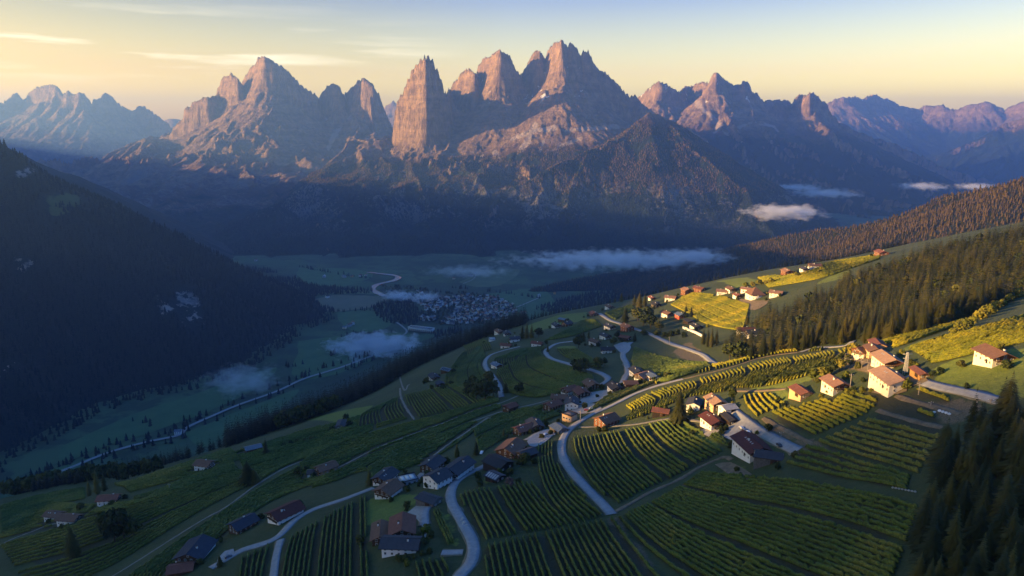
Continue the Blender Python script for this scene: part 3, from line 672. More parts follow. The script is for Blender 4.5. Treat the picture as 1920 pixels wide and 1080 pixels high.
# ------------------------------------------------------------------ houses: where they stand (ground bearing, ridge bearing, sizes) and how they look
# u, v, ridge (du, dv), length, width, wall height, roof, walls, style, label
HS = [
 (729,928,(3,-2),13,12,5.2,'brown','white','chalet',"white chalet with a tan brown roof and white chimney on the bright lawn"),
 (723,903,(3,-2),14,11,5,'slate','white','chalet',"dark roofed chalet directly behind the tan roofed white chalet, beside a lone spruce"),
 (821,909,(3,-1.5),13,13,6.5,'slate','white','plaster',"tall white plaster house with rows of small windows beside the bend of the grey road"),
 (860,889,(3,-2),19,12,6,'slate','white','chalet',"long dark roofed white house lining the grey road above its bend"),
 (811,880,(3,-2),14,11,5,'slate','wood','chalet',"brown timber chalet just behind the tall white plaster house"),
 (804,945,(1,.03),13,8,4,'slate','greywood','barn',"grey timber barn with a hipped slate roof below the tall white house"),
 (764,905,(3,-1),12,9,3.4,'flat','glass','flat',"low flat roofed annex with pale roof panels between two chalets"),
 (755,1000,(.1,-1),15,12,5,'red','white','chalet',"red brown roofed house with a white gable in the farm group by the bottom edge"),
 (752,1030,(1,-.1),17,10,4.6,'slate','white','chalet',"dark slate roofed house in front of the red brown gabled one by the bottom edge"),
 (714,1010,(.15,-1),14,8,4.6,'brown','wood','chalet',"narrow purple brown roofed timber house on the left of the bottom farm group"),
 (934,878,(2,.4),15,13,5,'charcoal','darkwood','barn',"black timber barn with one pale roof sheet at the upper end of the road bend"),
 (928,900,(1.5,.3),9,8,3.2,'solar','darkwood','barn',"low shed with striped solar roof in front of the black timber barn"),
 (958,851,(2,-1.6),17,14,5.4,'brown','wood','chalet',"large chalet with a red brown roof and white chimney above the black barn"),
 (988,857,(2,-.8),11,9,3.6,'slate','darkwood','barn',"small dark outbuilding at the right side of the large red brown chalet"),
 (982,812,(2,-.6),13,10,4.6,'red','wood','chalet',"low red roofed chalet above the large red brown one, by the grey yard"),
 (1003,805,(2,1),13,10,5,'slate','wood','chalet',"slate roofed chalet joined to the right of the low red roofed one"),
 (1048,809,(2,.5),12,9,3.4,'blueroof','greywood','barn',"barn with a blue grey metal roof inside the curve of the main road"),
 (1068,789,(1,0),9,8,6,'terrace','tan','flat',"tan orange house with a flat terrace top beside the main road"),
 (1137,796,(2,-.9),14,12,5,'brown','redwood','chalet',"red brown timber house with pale base on the outer side of the main road curve"),
 (1072,765,(.2,-1),14,11,6,'slate','white','plaster',"house with a bare white gable wall in the middle of the village"),
 (1036,766,(2,-.8),13,10,4.6,'red','wood','chalet',"red roofed timber house at the left end of the village centre"),
 (1049,752,(2,-.3),13,9,4.6,'brown','wood','chalet',"purple brown roofed house behind the red one at the village's left end"),
 (1067,738,(2,-.9),12,10,5,'red','white','chalet',"pale red roofed house at the back of the village centre beside a dark tree"),
 (1090,744,(2,.7),13,11,5.4,'redbrown','darkwood','chalet',"dark red roofed house with a white chimney at the back of the village centre"),
 (1109,728,(2,.6),13,11,5,'brown','wood','chalet',"brown chalet beside the end of the looping road, behind the village"),
 (1153,733,(2,.7),13,10,4.4,'charcoal','white','chalet',"dark roofed white house between the looping road and the upper road"),
 (1182,725,(2,-.6),11,9,4,'brown','wood','barn',"brown shed at the foot of the upper grey road"),
 (1194,703,(2,.4),13,10,4.6,'slate','white','chalet',"dark roofed house at the back of the farm by the upper grey road"),
 (1208,712,(2,-.9),15,11,5,'terracotta','white','chalet',"white farmhouse with a terracotta roof beside the upper grey road"),
 (1225,711,(2,.2),10,8,3.4,'blueroof','white','barn',"low blue grey roofed wing on the right of the terracotta farmhouse"),
 (957,769,(2,-.8),11,9,4.4,'redbrown','wood','barn',"lone red brown shed between two pale farm tracks"),
 (931,689,(2,.2),11,8,4,'blueroof','white','chalet',"small blue roofed house standing inside the curve of the lane"),
 (1143,617,(2,.3),13,10,5,'slate','white','chalet',"dark roofed house with white corners at the upper edge of the hillside hamlet"),
 (1176,620,(2,.4),15,12,6.5,'brown','redwood','chalet',"tall reddish timber house in the hillside hamlet beside the upper road"),
 (1135,635,(2,.3),12,10,5,'slate','white','chalet',"grey roofed white house in the middle of the hillside hamlet"),
 (1115,646,(2,.2),12,9,5,'brown','white','chalet',"brown roofed white house at the left side of the hillside hamlet"),
 (1139,661,(2,-.2),14,10,4.6,'charcoal','white','chalet',"wide black roofed white house at the lower edge of the hillside hamlet"),
 (1172,638,(2,0),12,9,4.6,'redbrown','darkwood','barn',"dark red timber barn below the tall reddish house of the hamlet"),
 (1113,592,(2,.3),14,11,4.4,'redbrown','wood','chalet',"red brown chalet where the upper road starts on the skyline"),
 (1143,579,(2,-.1),16,11,4.6,'brown','white','chalet',"low wide brown chalet on the skyline beside the topmost shaded vines"),
 (1043,614,(2,.3),13,10,4.6,'slate','white','chalet',"left house of the slate roofed group near the skyline"),
 (1063,611,(2,-.6),13,11,5,'slate','wood','chalet',"right house of the slate roofed group near the skyline"),
 (1055,603,(2,-.2),12,9,4.4,'blueroof','wood','barn',"rear house of the slate roofed group near the skyline"),
 (1007,648,(2,-.1),13,9,4,'redbrown','white','chalet',"dark red roofed house between the small village and the road loop"),
 (1223,562,(2,.1),14,9,3.8,'red','white','chalet',"small red roofed house right of the tall dark conifers on the ridge"),
 (1257,563,(2,-.4),15,11,5,'terracotta','white','chalet',"sunlit terracotta roofed house left of the tall timber house on the ridge"),
 (1287,551,(2,.2),14,12,7,'terracotta','redwood','chalet',"tall sunlit timber house with open balconies on the ridge"),
 (1311,546,(2,-.2),16,11,5,'redbrown','redwood','chalet',"low sunlit red brown house right of the tall timber house on the ridge"),
 (1230,575,(2,.8),14,11,4.6,'charcoal','darkwood','chalet',"shaded black house behind the round trees on the ridge"),
 (1250,593,(2,.2),15,11,5,'brown','white','chalet',"white house with a brown roof above the scrubby bank"),
 (1275,596,(2,.4),11,10,5,'blueroof','redwall','chalet',"blue grey roofed house with a bright red end wall"),
 (1291,606,(2,.4),14,9,3.6,'charcoal','darkwood','barn',"low black roofed barn between the red walled house and the terrace house"),
 (1305,617,(2,.1),15,10,4.6,'charcoal','white','chalet',"white house with a black roof behind a long pale retaining wall"),
 (1354,551,(2,-.5),14,10,4.4,'terracotta','white','chalet',"leftmost white house of the sunlit hamlet above the golden vineyard"),
 (1370,547,(2,.4),15,10,4.8,'brown','white','chalet',"brown roofed house behind the leftmost one of the sunlit hamlet"),
 (1383,558,(2,.5),12,9,4,'red','white','chalet',"small red roofed house in front of the pyramid roofed building"),
 (1415,558,(1,.2),19,18,6,'brown','white','pyramid',"building with a big pointed pyramid roof in the sunlit hamlet"),
 (1399,547,(2,-.4),12,9,4.4,'terracotta','white','chalet',"terracotta house just left behind the pyramid roofed building"),
 (1455,555,(2,-.4),14,11,4.8,'terracotta','white','chalet',"sunlit house at the edge of the conifer forest, right of the pyramid roof"),
 (1398,626,(2,-.6),16,10,5,'redbrown','white','chalet',"brown roofed farmhouse tucked against the lower edge of the conifer forest"),
 (1414,630,(2,-.6),15,10,4.6,'slate','white','chalet',"dark roofed wing right of the farmhouse at the lower forest edge"),
 (1476,514,(2,.3),17,12,5,'terracotta','redwood','chalet',"large timber farmhouse on the crest of the sunlit slope"),
 (1508,509,(2,.3),12,9,4.4,'slate','white','chalet',"small grey roofed house right of the crest farmhouse"),
 (1527,503,(2,-.4),15,10,4.8,'brown','white','chalet',"brown roofed house beside bushes on the crest of the sunlit slope"),
 (1652,479,(2,-.1),18,12,5,'red','redwood','chalet',"highest farmhouse, red roofed, at the top end of the vines by the forest"),
 (1410,848,(19.5,9.3),21,14,5.0,'maroon','white','chalet',"big white farmhouse with a maroon roof and row of skylights at the vineyard corner"),
 (1441,864,(17,-6),15,9,3.4,'slate','greywood','barn',"open grey barn against the right end of the maroon roofed farmhouse"),
 (1336,797,(14,6.5),14,10,4.2,'maroon','white','chalet',"smaller white house with a maroon roof and a front terrace"),
 (1368,790,(14,7),12,6,2.8,'charcoal','darkwood','barn',"low black carport beside the smaller maroon roofed house"),
 (1342,764,(13,5.5),13,10,5.4,'peach','tan','chalet',"half sunlit house with a pale peach roof beside the farm road"),
 (1364,773,(11,-7),9,8,3.8,'pale','white','barn',"small white annex with a pale grey roof beside the peach roofed house"),
 (1301,766,(.4,-1),12,9,5,'slate','white','plaster',"white walled house half hidden behind the huge round conifer"),
 (1239,778,(2,-.4),11,8,3.6,'red','darkwood','barn',"red roofed timber hut left of the huge round conifer"),
 (1503,741,(13,3.5),13,9,3.2,'red','tan','barn',"low red roofed building at the left end of the sunlit farm row"),
 (1566,729,(13,4.5),13,10,4.4,'terracotta','cream','chalet',"white and brown house second from the left in the sunlit farm row"),
 (1672,722,(19,8),22,14,4.2,'peach','cream','plaster',"largest house, cream walled with a broad peach roof, in full sunlight"),
 (1664,684,(15,5.5),17,11,4.0,'peach','cream','chalet',"cream house with an orange roof just behind the largest sunlit house"),
 (1621,667,(2,-.9),13,9,4.4,'brown','cream','chalet',"front brown roofed house of the upper sunlit farm beside the yellow green tree"),
 (1638,666,(2,.7),11,8,4.4,'brown','tan','chalet',"small brown roofed house between the yellow green tree's farm and the orange roof"),
 (1644,654,(2,.5),12,8,4,'red','tan','barn',"rear red roofed shed of the upper sunlit farm"),
 (1724,706,(12,5),11,5,3,'red','orangewood','barn',"long low shed with orange timber side behind the lattice mast"),
 (1864,677,(13,2.5),14,11,4.2,'brown','cream','chalet',"lone sunlit chalet at the top edge of the smooth bright meadow"),
 (368,1043,(2,-2.2),18,16,5.2,'bluedark','white','chalet',"large farmhouse with a blue black roof and white gable low on the left"),
 (340,1073,(2,-.8),13,9,3.2,'redbrown','wood','barn',"dark red roofed shed in front of the large blue black roofed farmhouse"),
 (457,991,(2,-1.1),14,11,4.8,'bluedark','wood','chalet',"blue black roofed chalet between the large farmhouse and the maroon one"),
 (536,970,(2,-1.1),18,13,5,'maroon','white','chalet',"wide maroon roofed chalet beside the branching of the left road"),
 (612,885,(2,-.8),14,10,5,'brown','orangewall','chalet',"house with an orange side wall alone among the diagonal vine rows"),
 (588,891,(2,-.5),8,7,3,'slate','white','barn',"little white annex left of the orange sided house"),
 (384,877,(2,-.2),13,11,5,'brown','white','chalet',"bright white house with a brown roof among dark bushes"),
 (475,845,(2,-.5),14,9,3.8,'blueroof','wood','barn',"low dark barn with roof lights beside a single spruce, near the wood edge"),
 (205,941,(2,-.6),15,10,4.4,'red','white','chalet',"red roofed white house near the tree clumps on the lower left slope"),
 (103,972,(2,-.6),13,9,4.4,'brown','white','chalet',"left one of two brown roofed white houses at the lower left edge"),
 (131,978,(2,-.5),15,10,4.2,'brown','white','chalet',"right one of two brown roofed white houses at the lower left edge"),
 (640,800,(1,-1.5),16,8,3.8,'slate','greywood','barn',"grey barn at the top of the slope beside the dark tree belt"),
 (814,711,(2,.4),14,10,4.2,'bluedark','white','chalet',"blue black roofed house left of the bright blue metal roof"),
 (838,698,(2,-.4),13,9,4,'blueroof','wood','barn',"barn with a bright blue grey metal roof on the grassy spur"),
 (825,723,(2,.4),8,8,3.4,'bluedark','darkwood','barn',"tiny dark hut below the blue roofed barn"),
 (936,626,(2,-.2),16,11,5,'brown','white','chalet',"largest white building of the small village above the striped vineyard"),
 (951,629,(2,.3),13,10,4.8,'slate','white','chalet',"slate roofed house right behind the largest building of the small village"),
 (923,639,(2,.3),15,9,3.4,'flat','white','flat',"flat white terrace building at the left end of the small village"),
 (965,640,(2,-.4),13,10,5,'bluedark','white','chalet',"blue black roofed house with a white gable at the right end of the small village"),
 (949,651,(2,-.3),13,9,3.6,'redbrown','white','chalet',"low red brown roofed house closest to the lane in the small village"),
]
HOUSE = []; HSC = .66
for h in HS:
    p = G(h[0], h[1]); q = G(h[0] + h[2][0] * .5, h[1] + h[2][1] * .5)
    ang = math.atan2(q[1] - p[1], q[0] - p[0]); HOUSE.append((p, ang, h))

# ------------------------------------------------------------------ vineyards: rows drawn between two guide rows
VY = [  # guide row A, guide row B, tint, step along, label group
 ([(1010,838),(1012,880),(1030,930),(1075,985)], [(1048,822),(1047,858),(1077,915),(1138,966)], 'green', "vine rows inside the pale road curve"),
 ([(1076,822),(1083,855),(1108,900),(1156,950)], [(1255,787),(1285,812),(1320,832),(1352,848)], 'green', "vine rows between road curve and dirt cross track"),
 ([(1265,786),(1300,806),(1335,822),(1366,838)], [(1310,792),(1332,800),(1350,812)], 'green', "short vine rows above the dirt cross track"),
 ([(862,925),(878,965),(902,1015)], [(1005,905),(1040,950),(1075,985)], 'green', "vine rows right of the lower road bend"),
 ([(905,1025),(912,1060),(920,1115)], [(1145,972),(1180,1020),(1222,1072),(1262,1120)], 'green', "vine rows below the field boundary at the bottom edge"),
 ([(1312,888),(1400,897),(1500,907),(1610,927),(1722,958)], [(1160,970),(1230,1040),(1330,1110),(1480,1190),(1600,1260)], 'green', "vine rows sweeping from cross track to forest"),
 ([(1505,838),(1570,855),(1640,878),(1705,898)], [(1475,868),(1540,885),(1620,902),(1700,918)], 'green', "vine rows behind the open grey barn"),
 ([(1655,775),(1712,788),(1775,806)], [(1535,828),(1620,856),(1722,888)], 'olive', "half shaded vine rows beside the sunlit vines"),
 ([(1560,745),(1600,757),(1640,771)], [(1437,776),(1475,796),(1520,820)], 'gold_lit', "vine rows before the red roofed sunlit barn"),
 ([(1640,730),(1690,748),(1740,770),(1785,790)], [(1575,742),(1640,764),(1700,781),(1762,800)], 'gold_lit', "vine rows before the largest sunlit house"),
 ([(1700,735),(1750,752),(1790,768)], [(1725,722),(1760,735),(1800,752)], 'gold_lit', "sunlit vine rows below the farm drive"),
 ([(1394,742),(1402,762),(1420,782)], [(1440,737),(1458,752),(1472,762)], 'gold_lit', "vine rows beside the half sunlit house"),
 ([(1703,655),(1780,632),(1850,614),(1930,593)], [(1745,682),(1800,670),(1860,655),(1930,640)], 'gold_lit', "sunlit vine rows above the smooth meadow"),
 ([(1640,645),(1720,623),(1815,600)], [(1652,656),(1700,645),(1820,605)], 'gold_lit', "narrow strip of vine rows below the forest edge"),
 ([(1290,550),(1350,556),(1405,573)], [(1258,572),(1300,594),(1392,622)], 'gold_lit', "golden vine rows below the pyramid roofed hamlet"),
 ([(1420,522),(1500,510),(1560,492),(1650,478)], [(1440,540),(1540,522),(1600,502),(1650,486)], 'gold_lit', "sunlit vine rows along the crest of the slope"),
 ([(540,1012),(530,1040),(518,1100)], [(684,932),(686,1000),(690,1100)], 'green', "vine rows enclosed by the left road"),
 ([(455,1045),(448,1100)], [(515,1020),(505,1050),(496,1100)], 'green', "vine rows between the left road and its branch"),
 ([(780,1055),(790,1095)], [(828,1048),(845,1080)], 'green', "tiny plot of vines beside the lowest bend"),
 ([(812,955),(825,988),(842,1022)], [(820,952),(834,984),(850,1018)], 'green', "pair of vine rows along the lawn by the road"),
 ([(560,868),(640,832),(740,802),(830,778),(935,745)], [(585,915),(640,898),(700,868),(800,822),(895,782),(940,765)], 'olive', "diagonal vine rows behind the chalets"),
 ([(240,1085),(350,1008),(470,928),(570,872)], [(330,1085),(420,1005),(500,945),(600,905),(700,880)], 'olive', "vine rows between farm track and left road"),
 ([(0,1025),(120,990),(280,938),(450,885),(560,852),(700,806)], [(60,1120),(200,1065),(330,985),(470,908),(560,864),(620,850)], 'olive', "broad diagonal vine rows above the farm track"),
 ([(0,985),(100,945),(200,962),(330,905),(440,868)], [(0,1012),(120,985),(280,935),(445,882)], 'olive', "lowest diagonal vine rows near the left edge"),
 ([(690,880),(745,848),(830,815),(900,788)], [(690,918),(745,885),(820,855),(895,805)], 'olive', "vine rows behind the tall white house"),
 ([(885,800),(940,778),(1020,762)], [(900,850),(960,815),(1020,790),(1050,778)], 'olive', "diagonal vine rows left of the village"),
 ([(1100,775),(1135,758),(1180,738)], [(1130,748),(1170,734),(1240,712)], 'olive', "vine rows squeezed between the village and the main road"),
 ([(672,802),(680,778),(722,757)], [(775,785),(757,762),(752,742)], 'green', "small fan of vine rows near the tree belt"),
 ([(760,742),(770,765),(782,785)], [(850,722),(885,742),(905,757)], 'green', "vine rows on the knoll left of the round trees"),
 ([(1020,650),(1020,672),(1070,692),(1108,706),(1112,718)], [(925,700),(935,712),(950,733),(1000,745),(1050,738)], 'green', "vine rows circling the slope inside the road loop"),
 ([(980,655),(945,668),(928,675),(926,695)], [(1015,652),(1016,674),(1040,688)], 'green', "vine rows between the lane and the road loop"),
 ([(900,648),(862,690),(856,730)], [(910,668),(902,690),(925,728)], 'green', "vine rows left of the curving lane"),
 ([(870,650),(878,670)], [(905,636),(922,656)], 'green', "striped vine rows below the small village"),
 ([(1065,618),(1090,603),(1115,600)], [(1020,640),(1070,632),(1130,612)], 'green', "vine rows just below the skyline houses"),
 ([(1045,655),(1062,670),(1110,688)], [(1078,655),(1100,668),(1128,690)], 'green', "vine rows inside the road loop"),
 ([(1190,652),(1230,668),(1325,682)], [(1180,695),(1232,716),(1290,704),(1335,688)], 'green', "shaded vine rows right of the upper grey road"),
 ([(1128,590),(1160,580),(1185,572)], [(1150,602),(1166,592),(1190,580)], 'green', "highest shaded vine rows beside the upper road"),
]
VY += [
 ([(215,908),(330,876),(430,842)], [(240,925),(350,895),(450,862)], 'olive', "narrow vine strip behind the white brown roofed house"),
 ([(440,850),(560,812),(640,792),(700,772)], [(455,878),(560,850),(700,804)], 'green', "vine rows below the grey barn by the wood"),
 ([(700,775),(800,757),(905,760)], [(705,803),(800,775),(930,745)], 'olive', "vine rows above the long pale track"),
 ([(0,950),(100,925),(160,915)], [(0,982),(90,948),(160,935)], 'green', "topmost vine rows at the left edge"),
 ([(250,935),(350,903),(440,872)], [(262,955),(350,925),(455,885)], 'green', "vine rows right of the dark round clump"),
 ([(900,735),(860,700),(905,655)], [(880,738),(835,712),(870,660)], 'green', "outer vine rows left of the curving lane"),
]
VYX = [  # cross-drawn: each row joins a point of A to a point of B
 ([(1175,762),(1225,736),(1300,716),(1380,694),(1440,678),(1580,657)], [(1172,790),(1215,776),(1290,746),(1375,732),(1450,722),(1530,700)], 'gold_lit2', "upright vine rows below the dirt track"),
 ([(1190,726),(1260,702),(1340,685),(1450,662),(1560,650)], [(1200,733),(1270,711),(1350,691),(1450,667),(1560,655)], 'gold_lit2', "upright vine rows above the dirt track"),
]
def tint_mat(name, a, b, c):
    t = NT("vine_leaves_" + name); n1 = t.noise(.045, 4, .6); n2 = t.noise(1.3, 4, .75); n3 = t.noise(5.0, 2, .6)
    x = t.ramp(n1, [(.36, a), (.52, b), (.68, c)]); x = t.mix(t.ramp(n2, [(.4, .75), (.6, 0)]), x, tuple(q * .45 for q in a))
    x = t.mix(t.ramp(n3, [(.55, 0), (.75, .55)]), x, tuple(min(1, q * 1.5) for q in c)); t.col(x); t.b.inputs['Roughness'].default_value = .7
    t.bump(n2, .5); return t.m
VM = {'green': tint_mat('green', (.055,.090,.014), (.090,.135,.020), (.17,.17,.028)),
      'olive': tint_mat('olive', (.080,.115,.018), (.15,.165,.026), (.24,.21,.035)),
      'gold_lit': tint_mat('gold_lit', (.10,.125,.008), (.23,.22,.010), (.37,.29,.012)),  # golden copies put sunlight into the leaf colour of the lit fields
      'gold_lit2': tint_mat('gold_lit2', (.10,.12,.008), (.22,.215,.011), (.35,.275,.013))}
used = []            # field outlines already planted
def clear_mask(p):
    k = np.ones(len(p), bool)
    for q, w in ROADW:
        m = (np.abs(p[:, 0] - q[:, 0].mean()) < 600)
        lo = q.min(0) - 6; hi = q.max(0) + 6
        m = (p[:, 0] > lo[0]) & (p[:, 0] < hi[0]) & (p[:, 1] > lo[1]) & (p[:, 1] < hi[1])
        if m.any(): k[m] &= seg_dist(p[m, 0], p[m, 1], q[::3]) > w / 2 + 1.6
    for pos, ang, h in HOUSE:
        dx = p[:, 0] - pos[0]; dy = p[:, 1] - pos[1]; ca, sa = math.cos(ang), math.sin(ang)
        lx = dx * ca + dy * sa; ly = -dx * sa + dy * ca
        k &= ~((np.abs(lx) < h[3] * HSC / 2 + 3.0) & (np.abs(ly) < h[4] * HSC / 2 + 3.0))
    k &= rim_out(p[:, 0], p[:, 1]) < 3
    for pl in used:
        lo = pl.min(0); hi = pl.max(0); m = k & (p[:, 0] > lo[0]) & (p[:, 0] < hi[0]) & (p[:, 1] > lo[1]) & (p[:, 1] < hi[1])
        if m.any(): kk = np.zeros(len(p), bool); kk[m] = in_poly(p[m, 0], p[m, 1], pl); k &= ~kk
    return k
ROWS = []
ORD = "first second third fourth fifth sixth seventh eighth ninth tenth eleventh twelfth thirteenth fourteenth fifteenth sixteenth seventeenth eighteenth nineteenth twentieth".split()
def ordw(n):
    if n <= 20: return ORD[n - 1]
    tens = {2: "twenty", 3: "thirty", 4: "forty", 5: "fifty", 6: "sixty", 7: "seventy"}
    if n % 10 == 0: return {30: "thirtieth", 40: "fortieth", 50: "fiftieth", 60: "sixtieth", 70: "seventieth"}.get(n, "last")
    return tens.get(n // 10, "eighty") + "-" + ORD[n % 10 - 1]
def add_rows(lines, tint, grp):
    def pr(q):
        z = hill(np.array([q[0]]), np.array([q[1]]))[0]; d_ = q[1] * cp - z * sp
        return np.array([960 + FPX * q[0] / d_, 540 - FPX * (q[1] * sp + z * cp) / d_])
    d_ = pr(lines[-1][len(lines[-1]) // 2]) - pr(lines[0][len(lines[0]) // 2])
    side = ("left" if d_[0] > 0 else "right") if abs(d_[0]) > abs(d_[1]) else ("top" if d_[1] > 0 else "bottom")
    for li, ln in enumerate(lines):
        k = clear_mask(ln); i = 0
        while i < len(k):
            if not k[i]: i += 1; continue
            j = i
            while j < len(k) and k[j]: j += 1
            if j - i >= 8: ROWS.append((ln[i:j], tint, grp, ordw(li + 1) + ' from the ' + side + ' of the ' + grp))
            i = j
SP = 1.95
for A_, B_, tint, grp in VY:
    a = smooth_line(PX(A_), 3); b = smooth_line(PX(B_), 3); n = 60; ra = resample(a, n); rb = resample(b, n)
    wd = np.linalg.norm(ra - rb, axis=1).mean(); nr = max(2, int(wd / (2.9 if tint == 'olive' and np.hypot(*ra.mean(0)) > 330 else SP))); lines = []; r_ = np.random.default_rng(int(wd * 10))
    gap = r_.integers(8, 14); since = 0
    for i in range(nr + 1):
        since += 1
        if since >= gap and nr > 12: since = 0; gap = r_.integers(6, 13); continue
        f = i / nr; c_ = ra * (1 - f) + rb * f; L = np.linalg.norm(np.diff(c_, axis=0), axis=1).sum()
        lines.append(resample(c_, max(8, int(L / .7))))
    add_rows(lines, tint, grp)
    used.append(np.vstack([ra[::6], rb[::-6]]))
for A_, B_, tint, grp in VYX:
    a = smooth_line(PX(A_), 2); b = smooth_line(PX(B_), 2); L = max(np.linalg.norm(np.diff(a, axis=0), axis=1).sum(), np.linalg.norm(np.diff(b, axis=0), axis=1).sum())
    nr = int(L / SP); ra = resample(a, nr); rb = resample(b, nr); lines = []
    for i in range(nr):
        if i % 13 == 9: continue
        d = rb[i] - ra[i]; m_ = (ra[i] + rb[i]) / 2 + np.array([-d[1], d[0]]) * .12
        c_ = smooth_line(np.array([ra[i], m_, rb[i]]), 1.0); Lc = np.linalg.norm(np.diff(c_, axis=0), axis=1).sum(); lines.append(resample(c_, max(8, int(Lc / .7))))
    add_rows(lines, tint, grp); used.append(np.vstack([ra[::6], rb[::-6]]))
fmask = np.zeros(HX_.shape)
for pl in used:
    lo = pl.min(0); hi = pl.max(0); m = np.nonzero((HX_ > lo[0]) & (HX_ < hi[0]) & (HY_ > lo[1]) & (HY_ < hi[1]))[0]
    fmask[m] = np.maximum(fmask[m], in_poly(HX_[m], HY_[m], pl))
attr(hill_me, 'field', blur2(fmask.reshape(HX.shape), 1))
def row_mesh(p, seed):
    n = len(p); r = np.random.default_rng(seed)
    t = np.gradient(p, axis=0); t /= np.linalg.norm(t, axis=1)[:, None] + 1e-9; nm = np.stack([-t[:, 1], t[:, 0]], -1)
    z0 = hill(p[:, 0], p[:, 1]); prof = [(-.22, .2), (-.38, .8), (-.24, 1.3), (.0, 1.5), (.24, 1.3), (.38, .8), (.22, .2)]
    hh = 1 + .22 * r.standard_normal(n) * .6 + .18 * (vnoise(p[:, 0] / 3, p[:, 1] / 3, 8) * 2 - 1); hh = np.clip(hh, .45, 1.3)
    gap = r.random(n) < .02; hh[gap] *= .4
    v = np.empty((n, 7, 3))
    for k, (o, h) in enumerate(prof):
        jo = r.normal(0, .11, n); jh = r.normal(0, .14, n); ww = .9 + .35 * (vnoise(p[:, 0] / 1.7, p[:, 1] / 1.7, 9) - .5)
        q = p + nm * ((o * ww + jo))[:, None]; v[:, k, :2] = q; v[:, k, 2] = z0 + np.maximum(h * hh + (jh if k not in (0, 6) else 0), .05)
    v[0, :, 2] = z0[0] + .3; v[-1, :, 2] = z0[-1] + .3
    return v.reshape(-1, 3), grid_faces(7, n)
sc_rows = sorted(range(len(ROWS)), key=lambda i: -np.linalg.norm(np.diff(ROWS[i][0], axis=0), axis=1).sum() / max(150, np.hypot(*ROWS[i][0].mean(0))) ** 1.5)
print("rows", len(ROWS))
GL = {}
for i in sc_rows[:290]:
    p, tint, grp, lab = ROWS[i]; v, f = row_mesh(p, i); o = link("vine_row", mesh_np("vine_row", v, f), VM[tint])
    if len(lab.split()) > 16: print('LONG', lab)
    tag(o, lab, "vine row", grp)
for tint in list(VM):
    vs, fs, off = [], [], 0
    for i in sc_rows[290:]:
        if ROWS[i][1] != tint: continue
        v, f = row_mesh(ROWS[i][0], i); vs.append(v); fs.append(f + off); off += len(v)
    if vs: VM[tint + '_far'] = (np.vstack(vs), np.vstack(fs))
vs, fs, mi, off = [], [], [], 0
keys = [k for k in VM if k.endswith('_far')]
for j, k in enumerate(keys): v, f = VM[k]; vs.append(v); fs.append(f + off); off += len(v); mi.append(np.full(len(f), j, np.int32))
if vs:
    me = mesh_np("vineyard_rows_distant", np.vstack(vs), np.vstack(fs)); o = link("distant_vineyards", me, [VM[k[:-4]] for k in keys]); me.polygons.foreach_set('material_index', np.concatenate(mi))
    tag(o, "remaining vine rows covering the farther slopes of the hillside", "vineyard", kind='stuff')

# ------------------------------------------------------------------ valley floor
def flat_poly(name, pts, mat, z, kind='structure', label=None, cat=None, sub=14.0, wob=8.0, seed=0):
    """flat field outline on the valley floor with a slightly uneven edge"""
    p = np.array([GV(u, v)[:2] for u, v in pts]); q = smooth_line(np.vstack([p, p[:1]]), sub)[:-1]
    n = len(q); c = q.mean(0); d = q - c; d /= np.linalg.norm(d, axis=1)[:, None] + 1e-9
    q = q + d * (fbm(q[:, 0] / 60, q[:, 1] / 60, 3, seed) * wob)[:, None]
    v = np.concatenate([q, np.full((n, 1), z)], 1)
    me = bpy.data.meshes.new(name); me.from_pydata([tuple(x) for x in v], [], [list(range(n))]); me.update()
    return tag(link(name, me, mat), label, cat, kind=kind)
t = NT("valley_meadow"); n1 = t.noise(.0028, 6, .6); n2 = t.noise(.012, 5, .65); n3 = t.noise(.08, 3, .6)
c = t.ramp(n1, [(.36, (.022,.034,.018)), (.5, (.045,.075,.032)), (.62, (.065,.105,.042))])
c = t.mix(t.ramp(n2, [(.5, 0), (.56, .8)]), c, (.03,.045,.022)); c = t.mix(t.ramp(n3, [(.5, 0), (.8, .4)]), c, (.08,.10,.05)); t.col(c)
NV = 80; gx_ = np.concatenate([[-15800, -12000], np.linspace(-8000, 8000, NV), [12000, 16800]]); gy_ = np.concatenate([[-3400, -1500], np.linspace(0, 9000, NV), [12000, 15000, 18300]])
VX, VYY = np.meshgrid(gx_, gy_)
me = mesh_np("valley_floor", np.stack([VX.ravel(), VYY.ravel(), np.full(VX.size, VZ)], -1), grid_faces(len(gx_), len(gy_)), smooth=True)
tag(link("valley_floor", me, t.m), kind='structure')
fm = [simple("field_%d" % i, c1, .25, .02, c2=c2) for i, (c1, c2) in enumerate([((.075,.135,.05),(.05,.095,.035)), ((.11,.14,.065),(.08,.11,.05)), ((.15,.135,.085),(.11,.11,.06)), ((.055,.10,.04),(.04,.075,.03))])]
